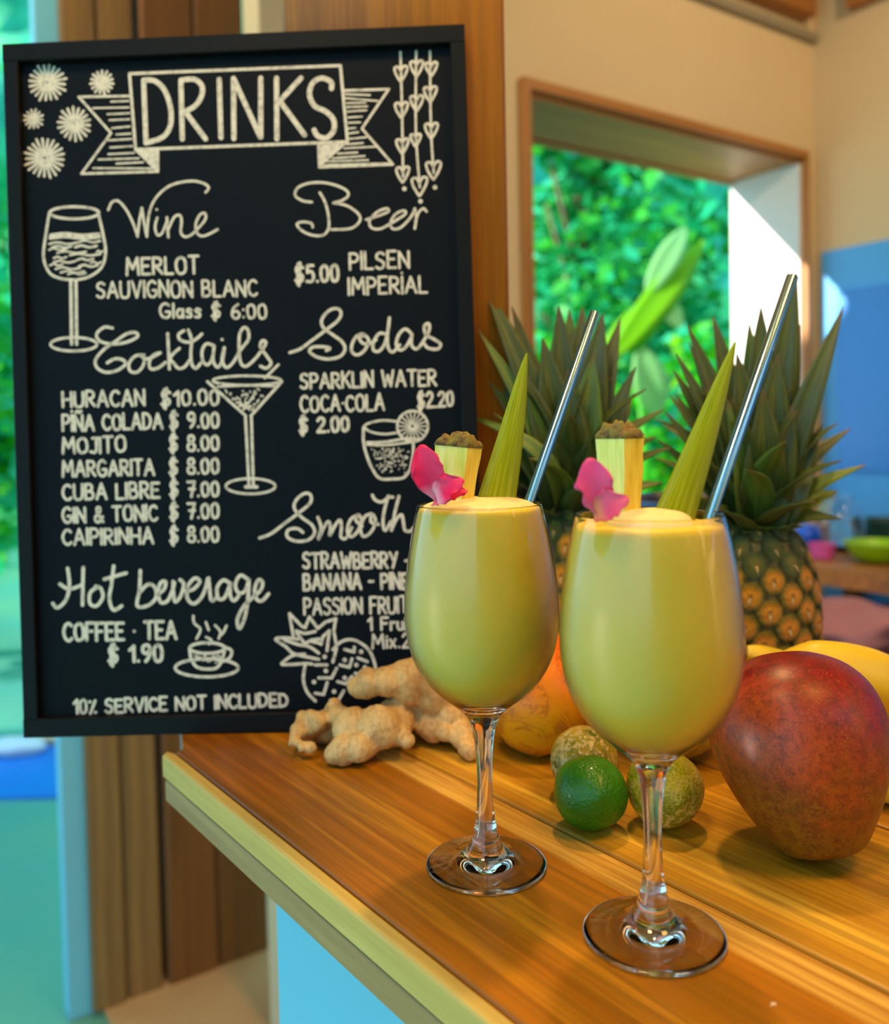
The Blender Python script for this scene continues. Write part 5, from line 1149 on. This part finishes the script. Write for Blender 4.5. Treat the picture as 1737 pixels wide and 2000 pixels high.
pineapple(Vector((.111, .802, .006)), H1, .0555, 'pineapple standing nearer the menu board, its blunt crown before the wooden pillar',
  [(945, 555, -.02, .026, .10, 0, .0), (922, 608, -.01, .020, .10, 0, 0), (931, 640, -.03, .017, .12, 1, 0), (934, 706, -.02, .018, .10, 0, 0), (902, 808, -.02, .014, .42, 1, -.004), (1000, 598, .01, .022, .04, 0, .01), (1092, 598, .0, .034, .02, 0, .01), (1112, 604, .02, .030, .02, 1, .01), (1138, 600, .015, .034, .03, 0, .01), (1178, 612, -.01, .034, .04, 0, .01), (1212, 622, .01, .026, .06, 0, .005), (1242, 716, -.01, .022, .05, 0, .0), (1238, 768, .01, .020, .05, 0, -.004), (1232, 800, -.03, .018, .06, 0, -.006), (1060, 660, -.03, .036, .05, 0, .0), (1160, 690, -.035, .034, .05, 1, 0), (1020, 720, -.035, .028, .08, 0, -.003), (985, 760, -.03, .024, .08, 0, -.004), (965, 820, -.02, .022, .12, 0, -.006), (1110, 720, -.04, .034, .06, 0, 0)],
  H1 - .004, (0, 0, 0), 34, 3, M_dark, .86)
b2 = PZ(1470, 1400); H2 = .158
pineapple(Vector((PY(1470, 1300, .802).x, .802, .006)), H2, .0600, 'pineapple at the right with long pointed crown leaves, behind the nearest glass and the mango',
  [(1556, 530, -.01, .028, .03, 0, .012), (1648, 598, -.02, .022, .10, 0, .006), (1343, 634, -.01, .024, .05, 0, .006), (1393, 617, .01, .026, .04, 0, .008), (1321, 690, -.02, .020, .06, 0, .0), (1316, 723, -.01, .022, .06, 0, 0), (1346, 668, .0, .018, .05, 0, .004), (1487, 598, -.015, .032, .02, 0, .012), (1464, 630, .0, .028, .03, 1, .012), (1562, 634, .01, .026, .04, 0, .01), (1440, 690, -.03, .034, .04, 0, .0), (1593, 730, -.02, .026, .07, 0, 0), (1604, 746, -.01, .024, .10, 0, -.002), (1608, 828, -.02, .022, .10, 0, -.004), (1609, 866, -.01, .020, .12, 0, -.006), (1596, 908, -.03, .028, .16, 0, -.008), (1560, 946, -.03, .020, .18, 0, -.01), (1300, 804, -.02, .018, .06, 0, -.004), (1286, 858, -.01, .016, .08, 0, -.006), (1318, 768, -.02, .018, .06, 0, 0), (1520, 690, -.035, .036, .05, 0, 0), (1490, 760, -.045, .036, .08, 0, -.002), (1550, 790, -.04, .030, .08, 0, -.003), (1380, 740, -.035, .026, .06, 0, 0), (1420, 780, -.045, .030, .08, 1, -.002)],
  H2 - .004, (0, 0, 0), 40, 7, M_dark, .9)
# dark navy tub behind the pineapples
tbp = PY(1392, 1100, .955)
tub = empty('navy_tub', (tbp.x, tbp.y + .02, 0.0003), 'dark navy tub standing behind the two pineapples', 'tub')
mb = MB(); mb.lathe([(.070, 0), (.088, .003), (.090, .010), (.0835, .140), (.0825, .168), (.079, .168), (.080, .14), (.086, .012), (.0001, .008)], 64); mb.build('tub_wall', M_navy, tub)
mb = MB(); mb.lathe([(.0835, .160), (.0860, .162), (.0865, .170), (.0840, .172), (.080, .171), (.0795, .166)], 64, closed_ends=False); mb.build('rolled_rim', plain('blue rim', srgb(40, 70, 130), .3, .1), tub)
# a small wood chip on the dark plank
p = PZ(1505, 1967); mb = MB(); mb.add([(0, 0, .0003), (.003, .0006, .0004), (.0034, .0022, .0006), (.0012, .0026, .0005), (.0016, .0012, .0014)], [(0, 1, 2, 3), (0, 4, 1), (1, 4, 2), (2, 4, 3), (3, 4, 0)])
tag(mb.build('crumb', plain('pale crumb', srgb(230, 190, 140), .8), None, False, p), 'tiny pale crumb on the dark plank in front of the nearest glass', 'crumb')
